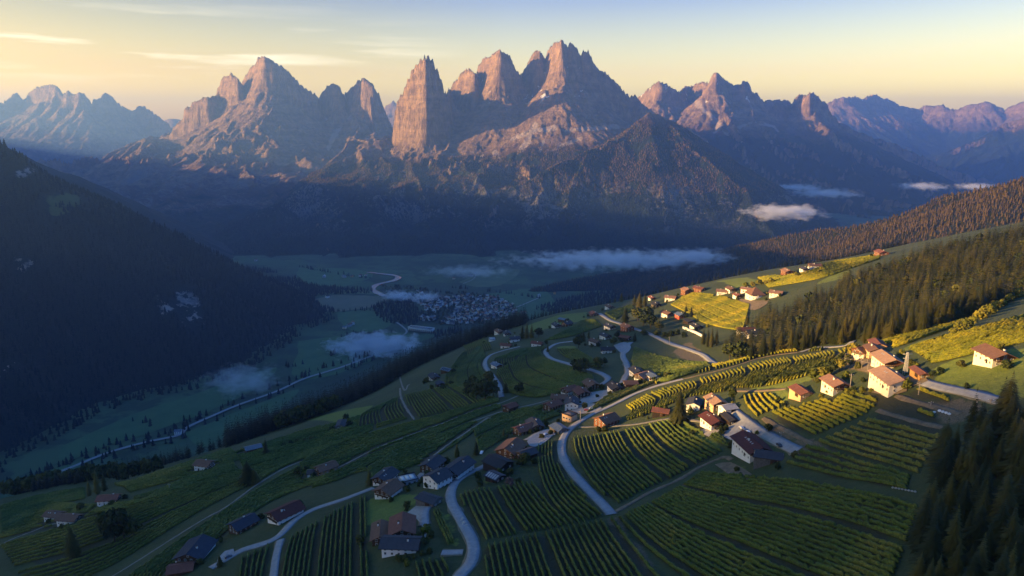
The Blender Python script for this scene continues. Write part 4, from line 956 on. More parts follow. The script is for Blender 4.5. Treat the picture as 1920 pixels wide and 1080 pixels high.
FL = [([(560,502),(656,504),(700,516),(640,538),(560,528)], 0), ([(590,561),(632,553),(713,557),(718,571),(640,584),(600,580)], 2), ([(632,587),(694,583),(735,607),(690,624),(645,612)], 0), ([(560,640),(644,630),(770,626),(700,676),(560,712)], 0),
 ([(859,530),(915,508),(975,506),(943,533),(895,538)], 1), ([(907,552),(1015,542),(1040,585),(967,600),(919,571)], 0), ([(115,838),(250,778),(350,745),(440,712),(520,690),(470,735),(340,792),(200,838),(120,866)], 0), ([(350,812),(450,772),(560,730),(520,770),(450,805),(380,840)], 0),
 ([(1480,352),(1600,345),(1640,360),(1560,375),(1490,368)], 1), ([(1690,345),(1780,332),(1830,345),(1760,362),(1700,358)], 0), ([(440,480),(520,487),(560,497),(520,500),(460,492)], 3), ([(20,905),(110,878),(180,858),(120,895),(30,925)], 0),
 ([(700,640),(790,628),(830,625),(760,650)], 3), ([(655,535),(690,528),(715,540),(680,550)], 3), ([(1000,470),(1100,452),(1160,458),(1060,480)], 3), ([(640,545),(700,545),(716,552),(640,552)], 1)]
for i, (pl, k) in enumerate(FL): flat_poly("meadow", pl, fm[k], VZ + .5 + .12 * i, seed=i)
def vstrip(name, pts, w, mat, z, wv=0):
    p = smooth_line(np.array([GV(u, v)[:2] for u, v in pts]), 12); tt = np.gradient(p, axis=0); tt /= np.linalg.norm(tt, axis=1)[:, None]; nn = np.stack([-tt[:, 1], tt[:, 0]], -1)
    ww = w / 2 * (1 + wv * fbm(np.arange(len(p)) / 5., np.zeros(len(p)), 2, 5)); a = p + nn * ww[:, None]; b = p - nn * ww[:, None]
    v = np.stack([a, b], 1).reshape(-1, 2); v = np.concatenate([v, np.full((len(v), 1), z)], 1)
    return tag(link(name, mesh_np(name, v, grid_faces(2, len(p))), mat), kind='structure')
VROAD = [(-40,940),(0,925),(60,905),(130,880),(200,852),(270,832),(335,818),(352,803),(400,781),(450,760),(520,735),(570,712),(640,690),(700,668)]
vstrip("valley_road", VROAD, 9, simple("valley_road", (.26,.27,.28), .15, .1), VZ + 3.0)
t = NT("river_water"); t.col((.06,.08,.10)); t.b.inputs['Roughness'].default_value = .15; t.b.inputs['Specular IOR Level'].default_value = .6; t.bump(t.noise(.2, 3, .6), .3)
vstrip("river", [(688,511),(715,514),(738,517),(747,521),(738,527),(716,532),(704,536),(700,545),(720,556)], 26, t.m, VZ + 2.6, .3)
vstrip("valley_road", [(700,655),(735,640),(762,625),(755,614),(744,606)], 7, MAT["valley_road"], VZ + 3.1)
vstrip("valley_road", [(868,533),(885,526),(892,518),(890,512)], 5, MAT["valley_road"], VZ + 3.2)
vstrip("valley_road", [(780,545),(820,565),(850,585),(900,592),(960,580),(1010,560)], 7, MAT["valley_road"], VZ + 3.3)
gravel = simple("gravel_yard", (.30,.29,.28), .35, .05)
flat_poly("gravel_yard", [(740,548),(790,552),(830,566),(826,574),(780,568),(745,560)], gravel, VZ + 3.4)

# ------------------------------------------------------------------ trees
def tree_mats():
    def leaf(name, stops, sc_=.35, use_obj=True):
        t = NT(name); n1 = t.noise(sc_, 4, .7); n2 = t.noise(.02, 3, .6)
        f = t.math('ADD', t.math('MULTIPLY', n1, .55), t.math('MULTIPLY', n2, .45))
        rn = t.rand() if use_obj else t.at('tint')
        f = t.math('ADD', f, t.math('MULTIPLY', t.math('SUBTRACT', rn, .5), .45)); t.col(t.ramp(f, stops)); t.b.inputs['Roughness'].default_value = .8; t.b.inputs['Specular IOR Level'].default_value = .15
        return t.m
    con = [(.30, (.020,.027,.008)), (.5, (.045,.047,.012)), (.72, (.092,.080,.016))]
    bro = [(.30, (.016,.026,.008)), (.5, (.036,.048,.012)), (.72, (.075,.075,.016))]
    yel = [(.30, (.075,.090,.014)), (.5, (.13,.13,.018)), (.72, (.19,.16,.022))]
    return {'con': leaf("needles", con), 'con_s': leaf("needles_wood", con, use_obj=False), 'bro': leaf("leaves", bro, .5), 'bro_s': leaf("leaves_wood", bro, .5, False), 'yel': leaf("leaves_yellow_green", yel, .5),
            'pink': leaf("leaves_reddish", [(.3, (.09,.06,.05)), (.6, (.17,.11,.10))], .8), 'far': leaf("needles_far", [(.30, (.005,.009,.007)), (.5, (.010,.015,.011)), (.72, (.017,.022,.014))], .05, False), 'warm2': leaf("needles_brown", [(.30, (.030,.024,.011)), (.5, (.058,.042,.017)), (.72, (.09,.062,.024))], .05, False), 'warm': leaf("needles_sunlit", [(.30, (.048,.034,.013)), (.5, (.09,.058,.021)), (.72, (.135,.082,.027))], .05, False)}  # warm puts the sunlit tone of the foothill into its needles
TM = tree_mats()

BARK = simple("bark", (.085,.06,.042), .5, 1.0)
def conifer_geo(seed, levels, nb, rad=.17, blades=3, slim=1.0):
    """unit-height spruce: whorls of drooping forked branches; returns verts, tris"""
    r = np.random.default_rng(seed); V, F = [], []; base = .06 + r.random() * .05; lean = r.normal(0, .012, 2)
    for l in range(levels):
        s = l / (levels - 1); z = base + (1 - base) * (s ** .93) * .97; env = rad * slim * (1 - s) ** .82 * (1.0 + .22 * r.standard_normal() * (1 - s)) + .006
        if s < .12: env *= .75 + 2 * s
        k = max(3, int(nb * (1 - s * .62))); a0 = r.random() * 6.28
        for b in range(k):
            a = a0 + b * 6.283 / k + r.normal(0, .22); ln = env * r.uniform(.62, 1.22); ca, sa = math.cos(a), math.sin(a)
            rise = r.uniform(.015, .04) * (1 - s); droop = -ln * r.uniform(.18, .5) * (1 - .7 * s); cx, cy_ = lean * z
            wd = ln * r.uniform(.26, .42)
            for bl in range(blades):
                da = (bl - (blades - 1) / 2) * r.uniform(.35, .6); c2, s2 = math.cos(a + da), math.sin(a + da); L = ln * (1 - .22 * abs(bl - (blades - 1) / 2)); w = wd * (.6 if blades > 1 else 1)
                i = len(V)
                V += [(cx, cy_, z + rise), (cx + c2 * L * .55 - s2 * w * .5, cy_ + s2 * L * .55 + c2 * w * .5, z + rise * .6 + droop * .35 - w * .25), (cx + c2 * L * .55 + s2 * w * .5, cy_ + s2 * L * .55 - c2 * w * .5, z + rise * .6 + droop * .35 - w * .25), (cx + c2 * L, cy_ + s2 * L, z + droop)]
                F += [(i, i + 2, i + 1), (i + 1, i + 2, i + 3)]
    i = len(V); cx, cy_ = lean
    V += [(cx, cy_, 1.0), (cx + .012, cy_, .93), (cx - .006, cy_ + .01, .93), (cx - .006, cy_ - .01, .93)]; F += [(i, i + 1, i + 2), (i, i + 2, i + 3), (i, i + 3, i + 1)]
    return np.array(V), np.array(F)
def trunk_geo(h, r0, limbs=0, seed=0, spread=.3):
    r = np.random.default_rng(seed); V, F = [], []
    def tube(p, q, ra, rb, n=6):
        p = np.array(p, float); q = np.array(q, float); d = q - p; d /= np.linalg.norm(d); u = np.cross(d, [0, 0, 1.0]) if abs(d[2]) < .95 else np.cross(d, [1.0, 0, 0]); u /= np.linalg.norm(u); w = np.cross(d, u); i = len(V)
        for c, rr in ((p, ra), (q, rb)):
            for k in range(n):
                a = k * 6.2832 / n; V.append(c + (u * math.cos(a) + w * math.sin(a)) * rr)
        for k in range(n): F.append((i + k, i + (k + 1) % n, i + n + (k + 1) % n, i + n + k))
    tube((0, 0, -.05), (0, 0, h), r0, r0 * .55)
    for k in range(limbs):
        a = k * 6.28 / max(1, limbs) + r.normal(0, .3); tube((0, 0, h * r.uniform(.6, .98)), (math.cos(a) * spread, math.sin(a) * spread, h + r.uniform(.1, .35)), r0 * .5, r0 * .15)
    return np.array(V), np.array(F)
def broad_geo(seed, nl=420, w=.42, size=.055):
    """unit-height rounded tree crown made of leaf clumps"""
    r = np.random.default_rng(seed); nc = r.integers(8, 13); C = []
    for k in range(nc):
        a = r.random() * 6.28; rr = w * .62 * math.sqrt(r.random()); z = r.uniform(.34, .80); C.append((math.cos(a) * rr * (1.15 - abs(z - .5)), math.sin(a) * rr * (1.15 - abs(z - .5)), z, r.uniform(.14, .24)))
    C.append((0, 0, .62, .27)); C.append((0, 0, .80, .18)); V, F = [], []
    for i in range(nl):
        c = C[r.integers(len(C))]; d = r.standard_normal(3); d /= np.linalg.norm(d); q = np.array(c[:3]) + d * c[3] * r.uniform(.75, 1.05) * np.array([1, 1, .85])
        n = d + r.standard_normal(3) * .55; n /= np.linalg.norm(n); u = np.cross(n, r.standard_normal(3)); u /= np.linalg.norm(u); v = np.cross(n, u); s = size * r.uniform(.6, 1.4); j = len(V)
        V += [q + u * s + v * s * .4, q - u * s * .4 + v * s, q - u * s - v * s * .4, q + u * s * .4 - v * s]; F.append((j, j + 1, j + 2, j + 3))
    # inner mass so the crown is not see-through everywhere
    for c in C:
        j = len(V); m = c[3] * .72
        pts = [(1, 0, 0), (-1, 0, 0), (0, 1, 0), (0, -1, 0), (0, 0, 1), (0, 0, -1)]
        V += [np.array(c[:3]) + np.array(p_) * m for p_ in pts]
        for f in ((0, 2, 4), (2, 1, 4), (1, 3, 4), (3, 0, 4), (2, 0, 5), (1, 2, 5), (3, 1, 5), (0, 3, 5)): F.append((j + f[0], j + f[1], j + f[2], j + f[2]))
    return np.array(V), np.array(F)
def fix_mesh(name, V, F):
    if F.shape[1] == 4:
        q = F[F[:, 2] != F[:, 3]]; t3 = F[F[:, 2] == F[:, 3]][:, :3]; return mesh_np(name, V, [q, t3])
    return mesh_np(name, V, F)
CON = [mesh_np("spruce_crown", *conifer_geo(50 + i, 28, 13, rad=.215 + .015 * (i % 3), blades=3, slim=(.85, 1, 1.15)[i % 3])) for i in range(6)]
for m in CON: m.materials.append(TM['con'])
TRK = mesh_np("spruce_trunk", *trunk_geo(.5, .016)); TRK.materials.append(BARK)
BRO = [fix_mesh("broadleaf_crown", *broad_geo(80 + i)) for i in range(5)]
BRM = {k: [] for k in ('bro', 'yel', 'pink')}
for k in BRM:
    for m in BRO:
        mm_ = m.copy(); mm_.materials.append(TM[k]); BRM[k].append(mm_)
BTRK = [mesh_np("broadleaf_trunk", *trunk_geo(.38, .028, 5, i, .22)) for i in range(2)]
for m in BTRK: m.materials.append(BARK)
# tall wide old conifer crown (denser)
CONW = mesh_np("old_crown", *conifer_geo(99, 30, 16, rad=.33, blades=3)); CONW.materials.append(TM['con'])
def empty(name, loc, rz=0, sc3=(1, 1, 1)):
    o = bpy.data.objects.new(name, None); COL.objects.link(o); o.location = loc; o.rotation_euler = (0, 0, rz); o.scale = sc3; o.empty_display_size = 1; return o
trng = random.Random(5)
def put_tree(p, h, kind='con', label=None, group=None, wide=1.0):
    name = "spruce_tree" if kind in ('con', 'old') else "broadleaf_tree"
    rt = empty(name, (p[0], p[1], p[2] - .1), trng.uniform(0, 6.28), (h * wide, h * wide, h))
    if kind == 'con': link("crown", trng.choice(CON), parent=rt); link("trunk", TRK, parent=rt)
    elif kind == 'old': link("crown", CONW, parent=rt); link("trunk", TRK, parent=rt)
    else: link("crown", trng.choice(BRM[kind]), parent=rt); link("trunk", trng.choice(BTRK), parent=rt)
    tag(rt, label, "conifer" if kind in ('con', 'old') else "tree", group); return rt
def put_shrub(p, h, kind='bro', label=None, group=None, wide=1.3):
    o = link("shrub", trng.choice(BRM[kind]), loc=(p[0], p[1], p[2] - h * .3)); o.scale = (h * wide, h * wide, h * 1.15); o.rotation_euler = (0, 0, trng.uniform(0, 6.28)); tag(o, label, "shrub", group); return o
def hpx(u, v, px):
    """height in metres of something px picture points tall standing at ground point u, v"""
    p = G(u, v); return px / FPX * (p[1] * cp - p[2] * sp) / cp
# single trees the photograph shows one by one
ST = [
 (693,910,34,'con',1,"lone dark spruce left of the chalet at the lower road"),
 (465,908,50,'con',1.5,"taller spruce standing alone in the diagonal vines beside the farm track"),
 (479,906,30,'con',1.6,"shorter spruce at the foot of the taller one in the diagonal vines"),
 (499,852,34,'con',1,"single spruce beside the low dark barn near the wood edge"),
 (945,822,24,'con',1.1,"small spruce above the large red brown roofed chalet"),
 (893,853,30,'con',1.1,"right of two spruces behind the long white house"),
 (857,857,30,'con',1.1,"left of two spruces behind the long white house"),
 (140,1047,74,'con',1.5,"large dark spruce alone near the lower left corner"),
 (200,1012,60,'bro',.75,"left tree of the dark round clump on the lower left slope"),
 (216,1018,74,'bro',.75,"tallest tree of the dark round clump on the lower left slope"),
 (234,1014,68,'bro',.75,"right middle tree of the dark round clump on the lower left slope"),
 (252,1008,44,'bro',.75,"outermost right tree of the dark round clump on the lower left slope"),
 (168,930,36,'con',1.1,"left spruce of the trio above the red roofed white house"),
 (184,928,52,'con',1,"middle and tallest spruce of the trio above the red roofed white house"),
 (197,922,42,'con',1,"right spruce of the trio above the red roofed white house"),
 (152,958,17,'bro',1.2,"small round tree between the two lower left farms"),
 (878,744,34,'bro',1,"left tree of the round dark grove beside the curving lane"),
 (893,750,40,'bro',1,"front tree of the round dark grove beside the curving lane"),
 (910,752,44,'bro',1,"largest tree of the round dark grove beside the curving lane"),
 (925,746,36,'bro',1,"right tree of the round dark grove beside the curving lane"),
 (887,728,26,'bro',1,"rear left tree of the round dark grove beside the curving lane"),
 (917,722,30,'bro',1,"rear tree of the round dark grove touching the curving lane"),
 (948,736,22,'con',1.2,"small conifer in the circling vines right of the lane"),
 (975,739,24,'bro',1,"small round tree in the circling vines right of the lane"),
 (1078,699,28,'bro',.95,"left tree of the dark trio below the looping road"),
 (1088,703,34,'bro',.95,"middle tree of the dark trio below the looping road"),
 (1099,699,30,'bro',.95,"right tree of the dark trio below the looping road"),
 (1121,691,24,'bro',1,"loose leafy tree below the black roofed house of the hamlet"),
 (1134,686,17,'bro',1,"smaller loose leafy tree near the black roofed house of the hamlet"),
 (979,634,27,'con',1,"leftmost of the dark conifers beside the small village"),
 (988,634,33,'con',1,"tallest of the dark conifers beside the small village"),
 (997,634,31,'con',1,"third of the dark conifers beside the small village"),
 (1010,632,19,'bro',1.2,"bushy tree right of the dark conifers by the small village"),
 (1027,660,18,'con',1,"tiny conifer at the left tip of the road loop"),
 (1085,652,26,'bro',1,"tree at the upper left side of the hillside hamlet"),
 (1094,640,24,'con',1,"conifer at the left edge of the hillside hamlet"),
 (1104,636,22,'con',1,"conifer behind the brown roofed house of the hamlet"),
 (1150,648,18,'bro',1,"leafy tree in the middle of the hillside hamlet"),
 (1158,636,16,'bro',1,"leafy tree beside the dark red barn of the hamlet"),
 (1190,640,20,'con',1,"conifer right of the dark red barn in the hamlet"),
 (1172,604,32,'con',1.25,"broad dark conifer beside the topmost bend of the upper road"),
 (1190,573,24,'con',1.1,"left of the tall dark conifers on the ridge line"),
 (1199,577,33,'con',1.1,"tallest of the dark conifers on the ridge line"),
 (1209,576,31,'con',1.1,"right of the tall dark conifers on the ridge line"),
 (1165,566,20,'con',1,"small conifer left of the ridge line conifers"),
 (1153,568,14,'con',1,"tiniest conifer at the left end of the ridge line"),
 (1196,602,28,'bro',1.1,"leftmost round tree on the scrubby bank above the upper road"),
 (1206,612,26,'bro',1.1,"lowest round tree on the scrubby bank above the upper road"),
 (1220,616,27,'bro',1.1,"middle round tree on the scrubby bank above the upper road"),
 (1215,598,25,'bro',1.1,"rear round tree on the scrubby bank above the upper road"),
 (1236,620,20,'bro',1.2,"right round tree on the scrubby bank above the upper road"),
 (1286,586,18,'con',1,"small conifer at the lower edge of the golden vineyard"),
 (1296,594,22,'con',1,"conifer behind the red walled house"),
 (1318,646,34,'con',1,"first of the dense conifers below the golden vineyard"),
 (1326,650,40,'con',1,"second of the dense conifers below the golden vineyard"),
 (1334,651,43,'con',1,"tallest of the dense conifers below the golden vineyard"),
 (1343,648,37,'con',1,"last of the dense conifers below the golden vineyard"),
 (1401,609,24,'con',.9,"slim conifer alone at the right edge of the golden vineyard"),
 (1273,792,66,'old',1.0,"huge wide dark conifer between the red roofed hut and the white walled house"),
 (1372,753,30,'bro',.8,"brownish tree right behind the peach roofed house"),
 (1440,810,18,'bro',1.1,"small round tree on the bank beside the farm road"),
 (1352,816,15,'bro',1.1,"small dark tree between the two maroon roofed houses"),
 (1419,816,10,'yel',1.1,"tiny yellow green tree beside the maroon farmhouse's yard"),
 (1600,672,32,'yel',1.15,"bright yellow green tree above the orchard frames"),
 (1524,714,26,'yel',1.2,"left yellow green tree behind the sunlit farm row"),
 (1543,710,24,'yel',1.2,"second yellow green tree behind the sunlit farm row"),
 (1558,703,30,'bro',1.1,"tallest green tree behind the sunlit farm row"),
 (1573,697,26,'yel',1.1,"right yellow green tree behind the sunlit farm row"),
 (1368,676,36,'bro',1.1,"brownish round tree at the left tip of the forest"),
 (1388,674,38,'bro',1.0,"brownish tree second from the left at the forest tip"),
 (1408,672,36,'con',1.0,"conifer beside the brownish trees at the forest tip"),
 (1811,731,16,'bro',.85,"lone dense little tree throwing a long shadow on the meadow"),
 (1748,708,15,'bro',1.2,"round bush at the end of the orange sided shed"),
 (1716,690,14,'yel',1.3,"yellow green bush behind the lattice mast"),
 (1703,682,13,'yel',1.3,"yellow green bush between the lattice mast and the vines"),
 (413,1062,24,'con',1.2,"small conifer at the right of the large blue black roofed farmhouse"),
 (955,912,20,'pink',1.1,"pale reddish tree beside the black timber barn"),
 (973,908,14,'bro',1.2,"dark bush right of the pale reddish tree"),
 (561,892,18,'bro',1.2,"round dark tree left of the orange sided house"),
 (574,884,13,'bro',1.2,"smaller round tree between the orange sided house and its neighbour tree"),
 (985,870,24,'bro',1.2,"dark tree behind the small dark outbuilding"),
 (1000,872,16,'bro',1.2,"dark shrubby tree right of the small dark outbuilding"),
 (1057,736,14,'con',1.2,"small dark conifer at the left of the pale red roofed village house"),
 (800,915,12,'bro',1.2,"small tree between the flat annex and the tall white house"),
 (1850,640,0,'',0,""),
]
N_SINGLE_CON = 0
for u, v, px, kind, wd, lab in ST:
    if not px: continue
    p = G(u, v); put_tree(p, hpx(u, v, px), kind, lab, wide=wd); N_SINGLE_CON += kind in ('con', 'old')
# shrub rows, hedges (each shrub its own thing)
SH = [("shrubs below the upright vines", 'bro', [(1425,712),(1437,714),(1450,712),(1463,712),(1476,710),(1489,708),(1500,706)], 13),
      ("bushes along the field edge under the forest", 'yel', [(1788,628),(1800,622),(1812,614),(1825,606),(1838,598),(1852,590),(1866,582),(1880,574),(1893,566),(1906,558)], 22),
      ("bushes on the meadow strip", 'bro', [(1752,641),(1762,637),(1771,634)], 11),
      ("dark hedge shrubs by the bottom farm", 'bro', [(748,1052),(762,1050),(777,1046),(792,1041),(806,1036),(800,1018),(808,1006)], 13),
      ("hedge shrubs in the diagonal vines", 'bro', [(532,838),(545,834),(558,831),(571,829),(583,826)], 12),
      ("shrubs on the bank above the upper road", 'bro', [(1232,628),(1246,632),(1258,630),(1270,628),(1283,632),(1208,628)], 12),
      ("bushes on the sunlit crest", 'yel', [(1540,507),(1547,510),(1534,512),(1495,519),(1436,533),(1424,534),(1411,536),(1398,538),(1446,531)], 11),
      ("shrubs around the village houses", 'bro', [(1015,822),(1025,778),(1120,745),(1144,741),(1128,800),(1096,765),(1047,776),(972,870)], 10),
      ("shrubs beside the sunlit farm row", 'yel', [(1538,745),(1552,738),(1600,742),(1615,736),(1588,738),(1633,735)], 12),
      ("shrubs around the blue roofed barns", 'bro', [(800,716),(850,700),(846,722),(832,730),(648,785),(655,800),(625,806)], 12)]
for grp, kind, pts, px in SH:
    for k, (u, v) in enumerate(pts):
        s_ = px * trng.uniform(.75, 1.2); lr = "from the left" if pts[-1][0] > pts[0][0] else "from the right"
        order = sorted(range(len(pts)), key=lambda i: pts[i][0]).index(k)
        put_shrub(G(u, v), hpx(u, v, s_), kind, "%s from the left of the %s" % (ordw(order + 1), grp), grp)

# garden shrubs and little trees beside the houses
gr = random.Random(21)
for pos, ang, h in HOUSE:
    for k in range(3 if np.linalg.norm(pos) < 600 else 2):
        a_ = gr.uniform(0, 6.28); rr_ = max(h[3], h[4]) * HSC * .5 + gr.uniform(2.0, 6.0); gx__, gy__ = pos[0] + math.cos(a_) * rr_, pos[1] + math.sin(a_) * rr_
        if any(seg_dist(np.array([gx__]), np.array([gy__]), q[::4])[0] < w / 2 + 1.2 for q, w in ROADW): continue
        if any((gx__ - p2[0]) ** 2 + (gy__ - p2[1]) ** 2 < (min(h2[3], h2[4]) * HSC * .55) ** 2 for p2, _, h2 in HOUSE): continue
        put_shrub((gx__, gy__, float(hill(np.array([gx__]), np.array([gy__]))[0])), gr.uniform(1.6, 4.2), 'bro' if gr.random() < .8 else 'yel', " ".join((("shrub beside the " if len(h[9].split()) <= 13 else "shrub by ") + h[9]).split()[:16]), "garden shrubs beside the houses", wide=gr.uniform(.9, 1.3))
def poisson(poly_or_fn, bounds, d, seed, keep=None):
    r = np.random.default_rng(seed); x0, x1, y0, y1 = bounds; nx = int((x1 - x0) / d) + 1; ny = int((y1 - y0) / d) + 1
    X, Y = np.meshgrid(x0 + np.arange(nx) * d, y0 + np.arange(ny) * d); X = X + r.uniform(-.42, .42, X.shape) * d; Y = Y + r.uniform(-.42, .42, X.shape) * d
    X = X.ravel(); Y = Y.ravel(); k = poly_or_fn(X, Y); return X[k], Y[k]
def bake_forest(name, X, Y, Z, H, geos, mat, seed, wide=None):
    """one object holding many trees; tint varies per tree"""
    r = np.random.default_rng(seed); V, T = [], []; F3, F4 = [], []; off = 0; which = r.integers(0, len(geos), len(X))
    for g, (gv, gf) in enumerate(geos):
        idx = np.nonzero(which == g)[0]
        if not len(idx): continue
        a = r.uniform(0, 6.283, len(idx)); c, s = np.cos(a), np.sin(a); h = H[idx]; w = h * (r.uniform(.85, 1.25, len(idx)) if wide is None else wide)
        vx = (gv[None, :, 0] * c[:, None] - gv[None, :, 1] * s[:, None]) * w[:, None] + X[idx][:, None]; vy = (gv[None, :, 0] * s[:, None] + gv[None, :, 1] * c[:, None]) * w[:, None] + Y[idx][:, None]
        vz = gv[None, :, 2] * h[:, None] + Z[idx][:, None]; V.append(np.stack([vx, vy, vz], -1).reshape(-1, 3)); T.append(np.repeat(r.random(len(idx)), len(gv)))
        f = (gf[None] + (np.arange(len(idx)) * len(gv))[:, None, None] + off).reshape(-1, gf.shape[1])
        if gf.shape[1] == 4: F4.append(f[f[:, 2] != f[:, 3]]); F3.append(f[f[:, 2] == f[:, 3]][:, :3])
        else: F3.append(f)
        off += len(idx) * len(gv)
    me = mesh_np(name, np.vstack(V), [np.vstack(k) for k in (F4, F3) if k]); attr(me, 'tint', np.concatenate(T)); o = link(name, me, mat); return o
# --- near forests
MID = [conifer_geo(200 + i, 12, 8, rad=.24, blades=2, slim=(.85, 1, 1.15)[i % 3]) for i in range(5)]
NEARG = [conifer_geo(220 + i, 20, 10, rad=.24, blades=2, slim=(.85, 1, 1.15)[i % 3]) for i in range(4)]
FOR_R = PX([(1352,655),(1395,628),(1440,590),(1478,588),(1520,560),(1560,555),(1580,530),(1650,505),(1700,490),(1755,470),(1800,462),(1860,448),(1925,436)]).tolist() + [at_d(2050,420,760)[:2].tolist(), at_d(2080,560,480)[:2].tolist()] + PX([(1925,548),(1870,572),(1800,604),(1700,632),(1640,642),(1560,650),(1500,658),(1440,668),(1380,672)]).tolist()
FOR_R = np.array(FOR_R)
FOR_B = np.array(PX([(1700,1130),(1722,1010),(1740,930),(1757,880),(1790,838),(1815,815),(1860,800),(1920,790)]).tolist() + [at_d(2050,780,290)[:2].tolist(), at_d(2100,950,220)[:2].tolist(), at_d(2150,1250,150)[:2].tolist(), at_d(1750,1300,150)[:2].tolist()])
def bb(p): return (p[:, 0].min(), p[:, 0].max(), p[:, 1].min(), p[:, 1].max())
def housefree(X, Y, m=7):
    k = np.ones(len(X), bool)
    for pos, ang, h in HOUSE: k &= (X - pos[0]) ** 2 + (Y - pos[1]) ** 2 > (max(h[3], h[4]) * .4 + m - 3) ** 2
    for q, w in ROADW: k &= seg_dist(X, Y, q[::4]) > w / 2 + 2.5
    return k
x1_, y1_ = poisson(lambda X, Y: in_poly(X, Y, FOR_R), bb(FOR_R), 4.7, 31); k = housefree(x1_, y1_); x1_, y1_ = x1_[k], y1_[k]
x2_, y2_ = poisson(lambda X, Y: in_poly(X, Y, FOR_B), bb(FOR_B), 4.6, 32); k = housefree(x2_, y2_); x2_, y2_ = x2_[k], y2_[k]
r_ = np.random.default_rng(77)
cand = [(x, y, 'R') for x, y in zip(x1_, y1_)] + [(x, y, 'B') for x, y in zip(x2_, y2_)]
vis = []
for i, (x, y, w) in enumerate(cand):
    z = hill(np.array([x]), np.array([y]))[0]; d_ = y * cp - z * sp; u_ = 960 + FPX * x / d_; inside = -60 < 1920 - u_
    vis.append((i, z, math.hypot(x, y, z) if inside else 9999))
vis.sort(key=lambda a: a[2]); NIND = 300 - N_SINGLE_CON; indiv = set(a[0] for a in vis[:NIND])
zc = {a[0]: a[1] for a in vis}
hts = {i: (r_.uniform(10, 17) if w == 'R' else r_.uniform(10, 17)) * (1.0 if r_.random() > .2 else .65) for i, (x, y, w) in enumerate(cand)}
for i in indiv:
    x, y, w = cand[i]
    if w == 'B': lab, g = "dark spruce, one of the dense forest in the bottom right corner", "spruces of the bottom right forest"
    else: lab, g = "spruce at the lower edge of the large sunlit forest above the farm row", "spruces at the lower edge of the sunlit forest"
    put_tree((x, y, zc[i]), hts[i], 'con', lab, g, wide=r_.uniform(.95, 1.3))
rest = [i for i in range(len(cand)) if i not in indiv]
X_ = np.array([cand[i][0] for i in rest]); Y_ = np.array([cand[i][1] for i in rest]); Z_ = np.array([zc[i] for i in rest]); H_ = np.array([hts[i] for i in rest])
isb = r_.random(len(rest)) < .045
tag(bake_forest("conifer_forest", X_[~isb], Y_[~isb], Z_[~isb], H_[~isb], MID, TM['con_s'], 5), "dense sunlit conifer forest covering the right side of the hill", "forest", kind='stuff')
BG = [broad_geo(300 + i, 130, .4, .09) for i in range(3)]
tag(bake_forest("mixed_forest", X_[isb], Y_[isb], Z_[isb], H_[isb] * .55, BG, TM['bro_s'], 6), "leafy trees mixed among the conifers of the hillside forest", "forest", kind='stuff')
# --- belt of trees outside the rim of the terraces
x3, y3 = poisson(lambda X, Y: ((rim_out(X, Y) > 1.5) | (seg_dist(X, Y, RIM[6:11]) < 17)) & (rim_out(X, Y) < 150) & (Y > 150), (-1000, 900, 150, 1500), 5.0, 33)
o3 = rim_out(x3, y3); d_ = y3 * cp - hill(x3, y3) * sp; u3 = 960 + FPX * x3 / d_
k = (u3 > 425) & (u3 < 985) | (u3 > 985) & (u3 < 1700) & (o3 > 10) & (np.random.default_rng(3).random(len(x3)) < .55) | (u3 <= 425) & (o3 > 3) & (fbm(x3 / 50, y3 / 50, 2, 88) > -.08)
x3, y3, u3 = x3[k], y3[k], u3[k]; h3 = np.random.default_rng(4).uniform(15, 26, len(x3)) * np.where(u3 > 985, .55, 1) * np.where(u3 < 425, .6, 1)
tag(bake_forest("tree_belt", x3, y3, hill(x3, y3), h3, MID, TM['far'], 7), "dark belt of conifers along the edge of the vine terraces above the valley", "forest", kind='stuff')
xq, yq = poisson(lambda X, Y: ((rim_out(X, Y) < 60) & (seg_dist(X, Y, RIM[2:8]) < 40)) & (Y > 300), (-1000, 0, 300, 700), 6.0, 37)
kq = (fbm(xq / 45, yq / 45, 2, 123) > .12) & housefree(xq, yq, 9); xq, yq = xq[kq], yq[kq]
tag(bake_forest("hillside_thicket", xq, yq, hill(xq, yq), np.random.default_rng(6).uniform(8, 15, len(xq)), BG + [MID[0]] if False else BG, TM['bro_s'], 17, wide=.9), "dark leafy thickets along the lower left edge of the vineyards", "thicket", kind='stuff')
# --- far slopes: small trees
FARG = []
for i in range(4):
    r2 = np.random.default_rng(400 + i); V, F = [], []
    for l, (z, rr) in enumerate(((.06, .25), (.32, .19), (.58, .12))):
        n = 6; j = len(V); a0 = r2.random() * 6
        for k_ in range(n):
            a = a0 + k_ * 6.283 / n; q = rr * r2.uniform(.7, 1.25); V.append((math.cos(a) * q, math.sin(a) * q, z + r2.uniform(-.03, .03)))
        V.append((0, 0, min(1, z + .42))); F += [(j + k_, j + (k_ + 1) % n, j + n) for k_ in range(n)]
    FARG.append((np.array(V), np.array(F)))
TINY = []
for i in range(3):
    r2 = np.random.default_rng(430 + i); V = [(math.cos(a) * .3 * r2.uniform(.7, 1.3), math.sin(a) * .3 * r2.uniform(.7, 1.3), -.1) for a in (0, 1.57, 3.14, 4.71)] + [(0, 0, 1)]
    TINY.append((np.array(V), np.array([(0, 1, 4), (1, 2, 4), (2, 3, 4), (3, 0, 4)])))
def visible(X, Y, Z, pad=40):
    d_ = np.maximum(Y * cp - Z * sp, 1); u_ = 960 + FPX * X / d_; v_ = 540 - FPX * (Y * sp + Z * cp) / d_
    return (Y > 50) & (u_ > -pad) & (u_ < 1920 + pad) & (v_ < 1140)
